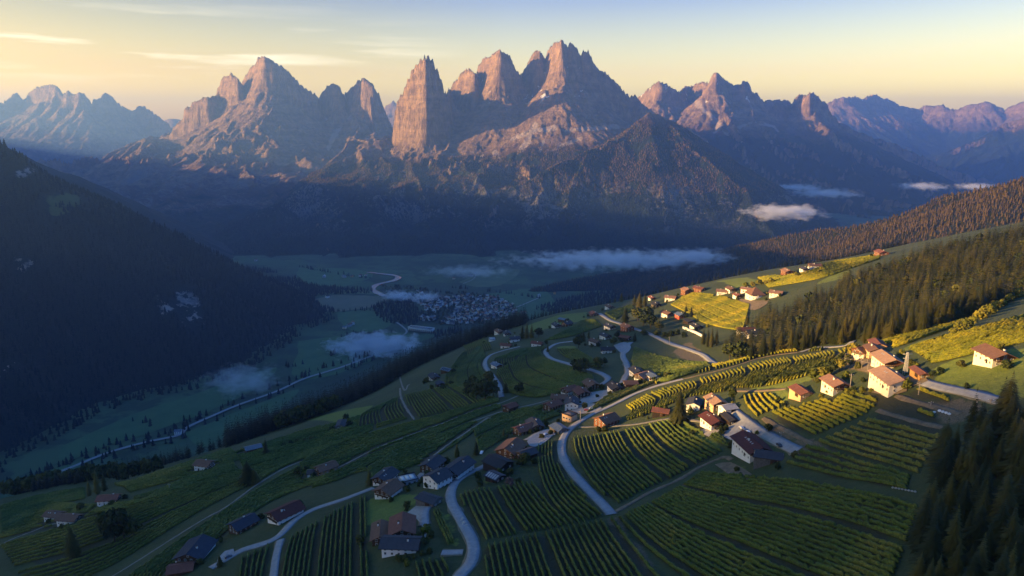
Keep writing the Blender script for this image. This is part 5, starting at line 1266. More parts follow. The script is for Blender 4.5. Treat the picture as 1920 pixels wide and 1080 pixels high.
def slope_trees(name, fn, bounds, d, hr, seed, label, geos, cond=None, z_lo=VZ + 2, z_hi=1e9, mat='far'):
    x, y = poisson(lambda X, Y: np.ones(len(X), bool), bounds, d, seed); z = fn(x, y); k = (z > z_lo) & (z < z_hi) & visible(x, y, z)
    if cond is not None: k &= cond(x, y, z)
    x, y, z = x[k], y[k], z[k]; h = np.random.default_rng(seed).uniform(*hr, len(x)); print(name, len(x))
    tag(bake_forest(name, x, y, z - 1, h, geos, TM[mat], seed), label, "forest", kind='stuff')
def uvof(x, y, z):
    d_ = np.maximum(y * cp - z * sp, 1); return 960 + FPX * x / d_, 540 - FPX * (y * sp + z * cp) / d_
def lm_cond(x, y, z):
    u, v = uvof(x, y, z); n = fbm(x / 28, y / 28, 3, 6) * 1.3; m = np.zeros(len(x), bool)
    for a, b, ru, rv in ((345,570,30,30),(362,600,30,20),(45,492,26,8),(45,323,28,11),(20,690,26,7),(120,375,42,14),(105,395,28,11)): m |= ((u - a) / ru) ** 2 + ((v - b) / rv) ** 2 < 1 + n
    return ~m & (y < 3300)
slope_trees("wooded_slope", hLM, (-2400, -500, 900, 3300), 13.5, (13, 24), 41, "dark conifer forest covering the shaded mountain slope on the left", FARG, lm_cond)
slope_trees("wooded_ridge", hFR, (-100, 2600, 1000, 4000), 9.0, (7, 13), 42, "reddish brown sunlit conifer forest on the ridge behind the hill at right", FARG, mat='warm2')
slope_trees("wooded_foothill", hMM, (-1900, 2100, 3500, 5900), 14, (10, 16), 43, "forest on the foothills in front of the rocky peaks", TINY, lambda x, y, z: (z + .7 * (y - 5600) + fbm(x / 200, y / 200, 3, 5) * 150 < 0) & (fbm(x / 90, y / 90, 3, 9) > -.25), z_lo=-400, mat='warm')  # above the shade line: sunlight put into the needle colour
slope_trees("wooded_mountain_foot", hMM, (-1900, 2100, 3500, 5900), 22, (12, 20), 44, "shaded forest at the foot of the mountains behind the valley", TINY, lambda x, y, z: (z + .7 * (y - 5600) + fbm(x / 200, y / 200, 3, 5) * 150 < 0) & (fbm(x / 90, y / 90, 3, 9) > -.25), z_hi=-400)  # same forest below the shade line, shade put into darker needles
# --- valley woods and tree lines
VW = [[(695,577),(730,562),(770,566),(800,598),(772,612),(715,603)], [(560,532),(640,540),(700,545),(690,552),(620,552),(560,560)], [(505,520),(560,522),(600,548),(560,600),(520,580)], [(1000,580),(1060,560),(1120,548),(1240,540),(1300,560),(1100,600)],
      [(430,500),(500,505),(520,512),(460,512)], [(660,622),(700,632),(720,640),(660,640)], [(800,625),(860,615),(880,622),(820,636)]]
vx, vy = [], []
for i, pl in enumerate(VW):
    p = np.array([GV(u, v)[:2] for u, v in pl]); a, b = poisson(lambda X, Y: in_poly(X, Y, p), bb(p), 13, 500 + i); vx.append(a); vy.append(b)
def line_trees(pts, off, step, seed, jit=6, prob=.7):
    r = np.random.default_rng(seed); p = smooth_line(np.array([GV(u, v)[:2] for u, v in pts]), step); k = r.random(len(p)) < prob * (vnoise(p[:, 0] / 80, p[:, 1] / 80, seed) * 1.5)
    p = p[k]; return p[:, 0] + off[0] + r.normal(0, jit, len(p)), p[:, 1] + off[1] + r.normal(0, jit, len(p))
for j, (pts, off) in enumerate([(VROAD, (-6, 22)), (VROAD, (14, -20)), (VROAD, (-16, 34)), ([(180,860),(260,838),(340,800),(420,770)], (0, 0)), ([(540,690),(600,672),(660,655)], (0, 0)), ([(700,536),(760,540),(820,548),(880,556)], (0, 0)), ([(850,540),(905,545),(960,552),(1010,560)], (0, 0)), ([(600,585),(640,584),(694,582)], (0, 0)), ([(560,500),(620,512),(690,522)], (0, 0)), ([(640,630),(700,628),(740,622)], (0, 0)), ([(250,790),(300,800),(345,812)], (0, 0))]):
    a, b = line_trees(pts, off, 9, 600 + j); vx.append(a); vy.append(b)
# foot of the left mountain, ragged edge
a, b = poisson(lambda X, Y: (hLM(X, Y) < VZ + 3) & (hLM(X - 60, Y + 50) > VZ + 1), (-1500, -300, 900, 2700), 12, 71); k = np.random.default_rng(9).random(len(a)) < .5; vx.append(a[k]); vy.append(b[k])
vx = np.concatenate(vx); vy = np.concatenate(vy)
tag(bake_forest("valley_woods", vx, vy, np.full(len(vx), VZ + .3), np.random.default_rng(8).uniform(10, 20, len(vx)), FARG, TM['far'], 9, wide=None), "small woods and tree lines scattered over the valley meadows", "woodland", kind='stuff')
# scattered low bushes over the town

# ------------------------------------------------------------------ chalets and barns
def tile_mat(name, c, var=.35, metal=False):
    t = NT("roof_" + name); n1 = t.noise(.6, 5, .7, obj=True); n2 = t.noise(5, 4, .7, obj=True)
    tc = t.n('ShaderNodeTexCoord'); mp = t.n('ShaderNodeMapping'); mp.inputs['Scale'].default_value = (1, 1, 1); t.l(tc.outputs['Object'], mp.inputs[0])
    wv = t.n('ShaderNodeTexWave'); wv.wave_type = 'BANDS'; wv.bands_direction = 'X' if metal else 'Y'; wv.inputs['Scale'].default_value = .9 if metal else .75; wv.inputs['Distortion'].default_value = .4; t.l(mp.outputs[0], wv.inputs['Vector'])
    x = t.mix(t.ramp(n1, [(.35, 0), (.7, 1)]), tuple(q * (1 - var) for q in c), c); x = t.mix(t.ramp(n2, [(.5, 0), (.75, .5)]), x, tuple(min(1, q * 1.5) for q in c))
    x = t.mix(t.ramp(wv.outputs['Fac'], [(.1, .5), (.35, 0)]), x, tuple(q * .45 for q in c)); t.col(x); t.b.inputs['Roughness'].default_value = .45 if metal else .8
    t.bump(wv.outputs['Fac'], .06); return t.m
ROOFC = {'brown': (.20,.105,.065), 'slate': (.060,.063,.075), 'red': (.23,.09,.058), 'redbrown': (.19,.072,.048), 'charcoal': (.035,.036,.042), 'maroon': (.115,.035,.028), 'terracotta': (.33,.175,.11), 'peach': (.42,.255,.16), 'pale': (.42,.42,.42), 'blueroof': (.13,.17,.22), 'bluedark': (.042,.050,.072), 'solar': (.03,.04,.07), 'flat': (.42,.44,.46), 'terrace': (.30,.20,.14)}
RM = {k: tile_mat(k, c, metal=k in ('blueroof', 'pale', 'flat', 'solar')) for k, c in ROOFC.items()}
def wallm(name, c):
    t = NT("wall_" + name); n1 = t.noise(.5, 5, .65, obj=True); n2 = t.noise(4, 3, .6, obj=True); x = t.mix(t.ramp(n1, [(.35, .45), (.7, 0)]), c, tuple(q * .68 for q in c)); t.col(t.mix(t.ramp(n2, [(.6, 0), (.9, .3)]), x, tuple(q * .8 for q in c))); return t.m
def woodm(name, c):
    t = NT("timber_" + name); tc = t.n('ShaderNodeTexCoord'); wv = t.n('ShaderNodeTexWave'); wv.bands_direction = 'Z'; wv.inputs['Scale'].default_value = 1.6; wv.inputs['Distortion'].default_value = 1.0; t.l(tc.outputs['Object'], wv.inputs['Vector'])
    n1 = t.noise(1.2, 5, .7, obj=True); x = t.mix(t.ramp(n1, [(.35, 0), (.7, 1)]), tuple(q * .5 for q in c), c); t.col(t.mix(t.ramp(wv.outputs['Fac'], [(.0, .6), (.25, 0)]), x, tuple(q * .35 for q in c))); t.bump(wv.outputs['Fac'], .04); return t.m
WM = {'white': wallm('white', (.74,.73,.70)), 'cream': wallm('cream', (.74,.67,.54)), 'tan': wallm('tan', (.55,.36,.20)), 'wood': woodm('brown', (.14,.075,.04)), 'darkwood': woodm('dark', (.045,.032,.026)), 'greywood': woodm('grey', (.20,.18,.165)), 'redwood': woodm('red', (.24,.095,.05)), 'redwall': wallm('red', (.50,.08,.05)), 'orangewood': woodm('orange', (.50,.27,.10)), 'orangewall': wallm('orange', (.60,.30,.15)), 'glass': wallm('grey', (.34,.36,.38))}
t = NT("window_glass"); t.col((.015,.02,.028)); t.b.inputs['Roughness'].default_value = .12; t.b.inputs['Specular IOR Level'].default_value = .6; GLASS = t.m
FRAME = simple("window_frame", (.62,.60,.56), .1); DARKW = woodm('trim', (.07,.04,.025)); CHIM = wallm('chimney', (.62,.60,.57)); STONE = simple("stone_wall", (.30,.28,.25), .4, .9)
def boxes(name, bs, mat, parent=None):
    """bs: list of (cx, cy, cz, sx, sy, sz)"""
    V, F = [], []
    for cx, cy_, cz, sx, sy, sz in bs:
        i = len(V)
        for dz in (-.5, .5):
            for dy in (-.5, .5):
                for dx in (-.5, .5): V.append((cx + dx * sx, cy_ + dy * sy, cz + dz * sz))
        F += [(i, i + 2, i + 3, i + 1), (i + 4, i + 5, i + 7, i + 6), (i, i + 1, i + 5, i + 4), (i + 2, i + 6, i + 7, i + 3), (i, i + 4, i + 6, i + 2), (i + 1, i + 3, i + 7, i + 5)]
    return link(name, mesh_np(name, np.array(V, float), np.array(F)), mat, parent)
def polym(name, V, F, mat, parent):
    me = bpy.data.meshes.new(name); me.from_pydata(V, [], F); me.update(); return link(name, me, mat, parent)
_win = {}
def window(parent, x, y, z, axis, sgn, w=.95, h=1.15):
    """framed window on a wall facing axis*sgn; frame is the part, pane its sub-part"""
    k = (axis, sgn, w, h)
    if k not in _win:
        def B(nm, bs, m):
            o = boxes(nm, bs, m); me = o.data; bpy.data.objects.remove(o); return me
        if axis == 'x': fr = [(sgn * .03, 0, 0, .10, w + .26, .13 + 0 * h)] ; fr = [(sgn * .04, 0, h / 2 + .07, .10, w + .3, .14), (sgn * .06, 0, -h / 2 - .07, .16, w + .34, .14), (sgn * .04, w / 2 + .07, 0, .10, .14, h), (sgn * .04, -w / 2 - .07, 0, .10, .14, h), (sgn * .035, 0, 0, .07, .06, h)]; pn = [(sgn * .012, 0, 0, .03, w, h)]
        else: fr = [(0, sgn * .04, h / 2 + .07, w + .3, .10, .14), (0, sgn * .06, -h / 2 - .07, w + .34, .16, .14), (w / 2 + .07, sgn * .04, 0, .14, .10, h), (-w / 2 - .07, sgn * .04, 0, .14, .10, h), (0, sgn * .035, 0, .06, .07, h)]; pn = [(0, sgn * .012, 0, w, .03, h)]
        _win[k] = (B("window", fr, FRAME), B("pane", pn, GLASS))
    o = link("window", _win[k][0], parent=parent, loc=(x, y, z)); link("pane", _win[k][1], parent=o); return o
def house(pos, ang, h):
    u, v, _, L, Wd, wh, roof, wall, style, label = h
    L = L * 1.0; far = np.linalg.norm(pos) > 560; rr = random.Random(int(u * 7 + v))
    # ground level: lowest corner shows its footing, house stands on mean height
    ca, sa = math.cos(ang), math.sin(ang); cs = [(pos[0] + (a * L / 2 * ca - b * Wd / 2 * sa) * HSC, pos[1] + (a * L / 2 * sa + b * Wd / 2 * ca) * HSC) for a in (-1, 1) for b in (-1, 1)]
    gz = hill(np.array([c[0] for c in cs]), np.array([c[1] for c in cs])); z0 = float(gz.mean()); dp = float(z0 - gz.min()) / HSC + 1.0
    kind = "barn" if style == 'barn' else "chalet" if style in ('chalet',) else "house"
    rt = empty(kind, (pos[0], pos[1], z0), ang, (HSC,) * 3); tag(rt, label, "barn" if kind == "barn" else "house", "buildings of the vineyard hill")
    wm_ = WM[wall]; wooden_top = style == 'chalet' and wall in ('white', 'cream', 'orangewall', 'redwall', 'tan')
    if wall == 'orangewall' or wall == 'redwall': wm_ = WM[wall]
    if style == 'flat':
        boxes("wall", [(0, 0, (wh - dp) / 2, L, Wd, wh + dp)], wm_, rt); boxes("roof", [(0, 0, wh + .12, L + .7, Wd + .7, .24)], RM[roof], rt)
        boxes("parapet", [(0, Wd / 2 + .2, wh + .5, L + .7, .15, .5), (0, -Wd / 2 - .2, wh + .5, L + .7, .15, .5), (L / 2 + .2, 0, wh + .5, .15, Wd + .25, .5), (-L / 2 - .2, 0, wh + .5, .15, Wd + .25, .5)], DARKW, rt)
        for s in (-1, 1):
            for k in range(3): window(rt, (k - 1) * L * .3, s * Wd / 2, wh * .55, 'y', s, 1.5, 1.4)
        if wall == 'glass':
            for k in range(3): boxes("roof_panel", [((k - 1) * 3.2, 0, wh + .42, 2.6, Wd * .6, .12)], FRAME, rt)
        return
    pitch = .42 if style != 'barn' else .36
    if style == 'pyramid': pitch = .95
    oh_e, oh_g = (1.25, 1.5) if style == 'chalet' else (.8, .9); rise = Wd / 2 * pitch; th = .28
    hl, hw = L / 2, Wd / 2; zt = wh
    if style == 'pyramid':
        boxes("wall", [(0, 0, (wh - dp) / 2, L, Wd, wh + dp)], wm_, rt)
        e = hl + 1.3; f = hw + 1.3; zb = wh - 1.3 * pitch * .5; V = [(-e, -f, zb), (e, -f, zb), (e, f, zb), (-e, f, zb), (0, 0, wh + hw * pitch), (-e, -f, zb + th), (e, -f, zb + th), (e, f, zb + th), (-e, f, zb + th), (0, 0, wh + hw * pitch + th)]
        ro = polym("roof", V, [(1, 0, 4), (2, 1, 4), (3, 2, 4), (0, 3, 4), (5, 6, 9), (6, 7, 9), (7, 8, 9), (8, 5, 9), (0, 1, 6, 5), (1, 2, 7, 6), (2, 3, 8, 7), (3, 0, 5, 8)], RM[roof], rt)
    else:
        # walls with gables (pentagonal prism)
        V = [(x, y, z) for x in (-hl, hl) for y, z in ((-hw, -dp), (hw, -dp), (hw, zt), (0, zt + rise), (-hw, zt))]
        polym("wall", V, [(0, 4, 3, 2, 1), (5, 6, 7, 8, 9), (0, 1, 6, 5), (1, 2, 7, 6), (4, 0, 5, 9), (2, 3, 8, 7), (3, 4, 9, 8)], wm_, rt)
        # roof: two thick slabs meeting at the ridge
        e = hl + oh_g; f = hw + oh_e; zb = zt - oh_e * pitch + .04; zr = zt + rise + .04
        hip = 0.0 if style != 'barn' or wall != 'greywood' else 1.5
        V = [(-e, -f, zb), (e, -f, zb), (e - hip, 0, zr), (-e + hip, 0, zr), (e, f, zb), (-e, f, zb)]; V += [(x, y, z + th) for x, y, z in V]
        ro = polym("roof", V, [(1, 0, 3, 2), (2, 3, 5, 4), (6, 7, 8, 9), (9, 8, 10, 11), (0, 1, 7, 6), (4, 5, 11, 10), (1, 2, 8, 7), (2, 4, 10, 8), (3, 0, 6, 9), (5, 3, 9, 11)], RM[roof], rt)
        # ridge cap
        boxes("ridge_cap", [(0, 0, zr + th + .02, 2 * (e - hip), .32, .12)], RM[roof], ro)
        if roof == 'solar' or label.startswith("barn with a bright blue"):
            n = 5; sl = math.atan(pitch); wd_ = f * .8
            for k in range(n):
                x = (k - (n - 1) / 2) * (2 * e * .82 / n); V = []
                for a in (-.36, .36):
                    for yy in (-f * .9, -f * .15):
                        V.append((x + a * 2 * e * .8 / n, yy, zr + th + yy * pitch + .10))
                V += [(q[0], q[1], q[2] - .08) for q in V]
                polym("solar_panel", V, [(0, 2, 3, 1), (4, 5, 7, 6), (0, 4, 6, 2), (1, 3, 7, 5), (0, 1, 5, 4), (2, 6, 7, 3)], RM['pale'] if roof == 'solar' else GLASS, ro)
    if style in ('chalet', 'plaster'):
        cx = rr.uniform(-.25, .25) * L; cyy = rr.choice((-1, 1)) * Wd * .16
        zc_ = wh + rise - abs(cyy) * pitch if style != 'pyramid' else wh + rise
        c = boxes("chimney", [(cx, cyy, zc_ + .75, .9, .9, 1.7)], CHIM, ro); boxes("chimney_cap", [(cx, cyy, zc_ + 1.7, 1.15, 1.15, .16)], DARKW, c)
        if 'skylights' in label or rr.random() < .35:
            for k in range(5 if 'skylights' in label else 2):
                x = (k - 2) * 2.0; yy = hw * .35; s_ = -1
                for yy_ in (s_ * yy,):
                    zz = zt + rise + .04 + th - abs(yy_) * pitch; V = [(x - .4, yy_ - .5, zz - .5 * pitch * (-s_) * -1 + .07), (x + .4, yy_ - .5, zz - .5 * pitch + .07), (x + .4, yy_ + .5, zz + .5 * pitch + .07), (x - .4, yy_ + .5, zz + .5 * pitch + .07)]
                    V[0] = (x - .4, yy_ - .5, zz - .5 * pitch + .07); V += [(q[0], q[1], q[2] - .12) for q in V]
                    polym("skylight", V, [(0, 1, 2, 3), (7, 6, 5, 4), (0, 4, 5, 1), (1, 5, 6, 2), (2, 6, 7, 3), (3, 7, 4, 0)], RM['pale'], ro)
    if style in ('chalet', 'plaster', 'pyramid'):
        if wooden_top and style == 'chalet':
            # timber gable boards and upper side band, 4 cm proud of the plaster
            g = .05; z1 = wh * .58
            for s in (-1, 1):
                x = s * hl; V = [(x, -hw, wh * .62), (x, hw, wh * .62), (x, hw, zt), (x, 0, zt + rise), (x, -hw, zt)]; V += [(q[0] + s * g, q[1], q[2]) for q in V]
                F = [(5, 6, 7, 8, 9), (0, 4, 3, 2, 1), (0, 1, 6, 5), (1, 2, 7, 6), (2, 3, 8, 7), (3, 4, 9, 8), (4, 0, 5, 9)]
                polym("timber_gable", V, F, WM['wood'] if wall != 'cream' else WM['redwood'], rt)
                # balcony on each gable
                bz = wh * .56; bl = boxes("balcony", [(s * (hl + .65), 0, bz, 1.3, Wd * .82, .16)], DARKW, rt)
                boxes("railing", [(s * (hl + 1.27), 0, bz + 1.0, .08, Wd * .82, .10)] + [(s * (hl + 1.27), (k - 4.5) * Wd * .82 / 10, bz + .5, .05, .34, .85) for k in range(10)], WM['wood'], bl)
        nz = [wh * .28] + ([wh * .78] if wh > 4.1 else []); nL = max(2, int(L / (3.2 if not far else 4.5))); nW = max(2, int(Wd / (3.6 if not far else 4.5)))
        for s in (-1, 1):
            for k in range(nL):
                for z in nz: window(rt, (k + .5 - nL / 2) * L / nL, s * hw, z, 'y', s)
            for k in range(nW):
                for i, z in enumerate(nz): window(rt, s * (hl + (.05 if wooden_top and i == 1 and style == 'chalet' else 0)), (k + .5 - nW / 2) * Wd / nW * .9, z, 'x', s, .95 if i == 0 else 1.1)
            if style == 'chalet': window(rt, s * (hl + (.05 if wooden_top else 0)), 0, zt + rise * .38, 'x', s, 1.0, .9)
        boxes("door", [(rr.choice((-.18, .2)) * L, -hw - .04, 1.0, 1.2, .12, 2.1)], DARKW, rt)
        if u == 729:
            tw = boxes("terrace", [(0, -hw - 1.9, -.1 - dp * .3, L * .75, 3.6, .3 + dp * .6)], STONE, rt)
            boxes("terrace_railing", [(0, -hw - 3.6, 1.0, L * .75, .08, .08)] + [((k - 4) * L * .09, -hw - 3.6, .5, .06, .06, 1.0) for k in range(9)], DARKW, tw)
    elif style == 'barn':
        for s in (-1, 1):
            boxes("barn_door", [(-s * L * .15, s * (hw + .05), 1.5, 3.2, .14, 3.0 if wh > 3.2 else 2.4)], DARKW, rt)
            window(rt, s * hl, -Wd * .25, wh * .6, 'x', s, 1.2, .8); window(rt, s * hl, Wd * .25, wh * .6, 'x', s, 1.2, .8)
        boxes("eaves_beam", [(0, s * (hw + .5), zt - .35, L + 1.0, .22, .22) for s in (-1, 1)], DARKW, rt)
for p_, a_, h_ in HOUSE: house(p_, a_, h_)

# ------------------------------------------------------------------ farm yards and small things beside the houses
def yard(pts, mat, lift=.30, name="farm_yard"):
    p = PX(pts); c = p.mean(0); q = smooth_line(np.vstack([p, p[:1]]), 3.0)[:-1]; n = len(q); rings = [q, c + (q - c) * .66, c + (q - c) * .33]; V = np.vstack(rings + [c[None]]); z = hill(V[:, 0], V[:, 1]) + lift
    F = []
    for k in range(2):
        for i in range(n): F.append((k * n + i, k * n + (i + 1) % n, (k + 1) * n + (i + 1) % n, (k + 1) * n + i))
    F3 = [(2 * n + i, 2 * n + (i + 1) % n, 3 * n) for i in range(n)]
    return tag(link(name, mesh_np(name, np.concatenate([V, z[:, None]], 1), [np.array(F), np.array(F3)]), mat), kind='structure')
PAVE = RMAT["paved"]; DIRTY = RMAT["dirt"]
yard([(785,945),(800,948),(802,985),(797,1010),(790,985),(770,965),(758,968)], simple("yard_gravel", (.34,.31,.27), .3, .8))
yard([(1344,808),(1380,790),(1410,806),(1390,828),(1360,822)], PAVE, .34); yard([(1335,805),(1352,812),(1338,824),(1310,808)], simple("yard_gravel", (.34,.31,.27)), .38)
yard([(1095,742),(1135,733),(1142,738),(1118,754),(1085,758)], PAVE, .34); yard([(1078,762),(1110,757),(1128,768),(1100,776),(1070,775)], simple("yard_gravel", (.34,.31,.27)), .36)
yard([(988,828),(1020,808),(1040,812),(1015,835),(995,838)], PAVE, .35); yard([(1150,648),(1172,642),(1183,652),(1170,664)], PAVE, .34)
yard([(408,1050),(422,1034),(438,1030),(440,1038),(418,1055),(405,1066)], PAVE, .30); yard([(780,895),(800,878),(812,892),(796,905)], PAVE, .36)
yard([(1385,560),(1415,564),(1440,567),(1415,582),(1388,572)], DIRTY, .4); yard([(1612,672),(1650,690),(1640,702),(1600,690)], DIRTY, .3); yard([(1625,735),(1660,742),(1700,735),(1690,712),(1720,706),(1740,715),(1700,728)], DIRTY, .34)
yard([(1340,872),(1370,868),(1412,893),(1395,905)], DIRTY, .3)
# cars: body, cabin glass, four wheels
CARW = {}
def car_mesh():
    prof = [(-2.1, .35), (-2.15, .8), (-1.7, .95), (-1.1, 1.42), (.55, 1.42), (1.15, .95), (2.0, .82), (2.15, .5), (2.1, .35)]
    V = []; 
    for y, s in ((-.86, 1), (-.70, 0), (.70, 0), (.86, 1)):
        for x, z in prof: V.append((x, y, z if s == 0 else min(z, .9)))
    n = len(prof); F = [(i * n + j, i * n + j + 1, (i + 1) * n + j + 1, (i + 1) * n + j) for i in range(3) for j in range(n - 1)]
    F += [tuple(range(n))[::-1], tuple(range(3 * n, 4 * n)), tuple([0, n, 2 * n, 3 * n]), tuple([3 * n + n - 1, 2 * n + n - 1, n + n - 1, n - 1])]
    me = bpy.data.meshes.new("car_body"); me.from_pydata(V, [], F); me.update(); return me
CARB = car_mesh()
def cyl(name, r, w, n=14):
    V = [(math.cos(a) * r, s * w / 2, math.sin(a) * r) for s in (-1, 1) for a in [k * 6.2832 / n for k in range(n)]]
    F = [(k, (k + 1) % n, n + (k + 1) % n, n + k) for k in range(n)] + [tuple(range(n)), tuple(range(2 * n - 1, n - 1, -1))]
    me = bpy.data.meshes.new(name); me.from_pydata(V, [], F); me.update(); return me
WHEEL = cyl("wheel", .33, .22); WHEEL.materials.append(simple("rubber", (.02,.02,.02), .2))
for u, v, du, dv, c, lab in [(1391,806,2,1,(.55,.57,.6),"silver car parked closest to the maroon roofed farmhouse"), (1397,810,2,1,(.10,.13,.2),"dark blue car parked second in the farm yard"), (1403,814,2,1,(.75,.75,.75),"white car parked third in the farm yard beside the farm road"), (1461,838,2,1.2,(.03,.03,.035),"black car on the farm road right of the maroon roofed farmhouse"),
    (1110,769,2,-.4,(.7,.7,.72),"white car in the village yard nearest the main road"), (1100,771,2,-.4,(.3,.05,.04),"red car in the village yard next to the white one"), (1022,817,2,-1,(.5,.52,.55),"silver car in the grey yard beside the red roofed chalet"), (903,851,1,-1.5,(.75,.75,.75),"white car parked by the two spruces behind the long white house"), (428,1046,2,-1,(.12,.13,.15),"dark car beside the large blue black roofed farmhouse"), (1179,745,2,0,(.7,.7,.7),"")]:
    if not lab: continue
    p = G(u, v); q = G(u + du, v + dv); a = math.atan2(q[1] - p[1], q[0] - p[0]); rt = empty("parked_car", (p[0], p[1], p[2] + .34), a, (.72,) * 3); tag(rt, lab, "car", "cars parked in the farm yards")
    key = "paint_%d" % int(sum(c) * 1000); m = simple(key, c, .05, rough=.3, spec=.5); me = CARB.copy(); link("body", me, m, rt)
    boxes("windscreen", [(-.28, 0, 1.17, 1.7, 1.46, .34)], GLASS, rt)
    for sx in (-1.35, 1.35):
        for sy in (-.78, .78): o = link("wheel", WHEEL, parent=rt, loc=(sx, sy, .33))
# poles and mast
POLEM = simple("pole_wood", (.30,.27,.24), .3, 2)
for u, v, px, lab in [(1594,726,26,"timber utility pole right of the white and brown sunlit house"), (1722,740,24,"utility pole in the small vine plot below the farm drive"), (1745,761,9,"short pale post at the end of the sunlit vine rows"), (1831,760,15,"white pole beside the meadow drive"), (1857,757,10,"last slim pole along the meadow drive"), (1464,823,14,"thin pole on the bank beside the farm road"), (1088,793,24,"grey pole at the inner edge of the main road beside the orange house"), (1255,647,16,"thin pole beside the upper road"), (318,918,12,"pole among the trees of the lower left slope")]:
    p = G(u, v); h = hpx(u, v, px); rt = empty("utility_pole", tuple(p)); tag(rt, lab, "pole", "utility poles on the hill")
    me = cyl("pole", .14, h + .6, 8); o = link("pole", me, POLEM, rt, (0, 0, h / 2 - .3)); o.rotation_euler = (R(90), 0, 0)
    boxes("crossarm", [(0, 0, h - .5, 1.6, .12, .14)], POLEM, rt)
    boxes("insulator", [(x, 0, h - .33, .1, .1, .2) for x in (-.7, 0, .7)], FRAME, rt)
p = G(1697, 700); h = hpx(1697, 700, 40); rt = empty("lattice_mast", tuple(p)); tag(rt, "tall steel lattice mast behind the largest sunlit house", "mast")
V, F = [], []
def bar(V, F, a, b, r=.06):
    a = np.array(a, float); b = np.array(b, float); d = b - a; d /= np.linalg.norm(d); u = np.cross(d, [.3, .5, .8]); u /= np.linalg.norm(u); w = np.cross(d, u); i = len(V)
    for c in (a, b):
        for k in range(4): an = k * 1.5708; V.append(c + (u * math.cos(an) + w * math.sin(an)) * r)
    for k in range(4): F.append((i + k, i + (k + 1) % 4, i + 4 + (k + 1) % 4, i + 4 + k))
cor = [(-1, -1), (1, -1), (1, 1), (-1, 1)]
wz = lambda z: .55 - .32 * z / h
for cx, cyy in cor: bar(V, F, (cx * wz(0), cyy * wz(0), -.5), (cx * wz(h), cyy * wz(h), h), .09)
mast = link("frame", mesh_np("frame", np.array(V), np.array(F)), simple("galvanised", (.42,.42,.42), .2), rt); V, F = [], []
nz_ = 9
for k in range(nz_):
    z1, z2 = h * k / nz_, h * (k + 1) / nz_
    for j in range(4):
        a, b = cor[j], cor[(j + 1) % 4]; bar(V, F, (a[0] * wz(z1), a[1] * wz(z1), z1), (b[0] * wz(z2), b[1] * wz(z2), z2), .05); bar(V, F, (a[0] * wz(z2), a[1] * wz(z2), z2), (b[0] * wz(z2), b[1] * wz(z2), z2), .05)
link("bracing", mesh_np("bracing", np.array(V), np.array(F)), MAT["galvanised"], rt)
boxes("crossarm", [(0, 0, h - .6, 3.4, .14, .14), (0, 0, h - 2.2, 2.8, .14, .14)], MAT["galvanised"], rt)
# orchard frames with bare wires
oc = PX([(1578,672),(1622,668),(1650,690),(1630,712),(1585,700)]); ctr = oc.mean(0); rt = empty("orchard_trellis", (ctr[0], ctr[1], float(hill(ctr[0:1], ctr[1:2])[0]))); tag(rt, "bare orchard frame of posts and wires above the sunlit farm row", "trellis")
z0_ = float(hill(ctr[0:1], ctr[1:2])[0])
gxx, gyy = poisson(lambda X, Y: in_poly(X, Y, oc), bb(oc), 4.5, 12)
px_, py_ = np.meshgrid(np.arange(oc[:, 0].min(), oc[:, 0].max(), 4.5), np.arange(oc[:, 1].min(), oc[:, 1].max(), 4.5)); k = in_poly(px_.ravel(), py_.ravel(), oc); px_, py_ = px_.ravel()[k], py_.ravel()[k]; pz_ = hill(px_, py_)
V, F = [], []
for x, y, z in list(zip(px_, py_, pz_))[::1]: bar(V, F, (x - ctr[0], y - ctr[1], z - z0_ - .2), (x - ctr[0], y - ctr[1], z - z0_ + 3.2), .07)
o = link("posts", mesh_np("posts", np.array(V), np.array(F)), POLEM, rt); tag(o, kind='stuff') if len(px_) > 100 else None
V, F = [], []; S = {(round(x, 1), round(y, 1)): z for x, y, z in zip(px_, py_, pz_)}
for (x, y), z in S.items():
    for dx, dy in ((4.5, 0), (0, 4.5)):
        q = min(S, key=lambda s: (s[0] - x - dx) ** 2 + (s[1] - y - dy) ** 2)
        if abs(q[0] - x - dx) + abs(q[1] - y - dy) < .5: bar(V, F, (x - ctr[0], y - ctr[1], z - z0_ + 3.2), (q[0] - ctr[0], q[1] - ctr[1], S[q] - z0_ + 3.2), .045)
link("wires", mesh_np("wires", np.array(V), np.array(F)), simple("wire_grey", (.30,.26,.22), .2), rt)
# stones and bales
def rock(p, s, seed, mat, label, grp, name="boulder"):
    r = np.random.default_rng(seed); V = []; F = []; n = 8
    for k, (z, rr) in enumerate(((-.3, .8), (.1, 1.0), (.5, .7), (.72, .25))):
        for j in range(n): a = j * 6.283 / n; q = rr * r.uniform(.78, 1.15); V.append((math.cos(a) * q * s, math.sin(a) * q * s, z * s))
    for k in range(3):
        for j in range(n): F.append((k * n + j, k * n + (j + 1) % n, (k + 1) * n + (j + 1) % n, (k + 1) * n + j))
    me = bpy.data.meshes.new(name); me.from_pydata(V, [], F + [tuple(range(3 * n, 4 * n))]); me.update(); o = link(name, me, mat, loc=(p[0], p[1], p[2] + .1)); tag(o, label, "stone" if name == "boulder" else "bale", grp)
RST = simple("pale_stone", (.36,.35,.33), .3, 2); WH = simple("wrapped_white", (.74,.74,.73), .15, 1)
for i, (u, v) in enumerate([(868,974),(871,981),(875,986),(869,984),(866,977)]): rock(G(u, v), (.9,1.1,.8,.7,.6)[i], i, RST, "pale boulder, %s from the top beside the lower road bend" % ordw([0,2,4,3,1][i] + 1), "boulders at the lower road bend")
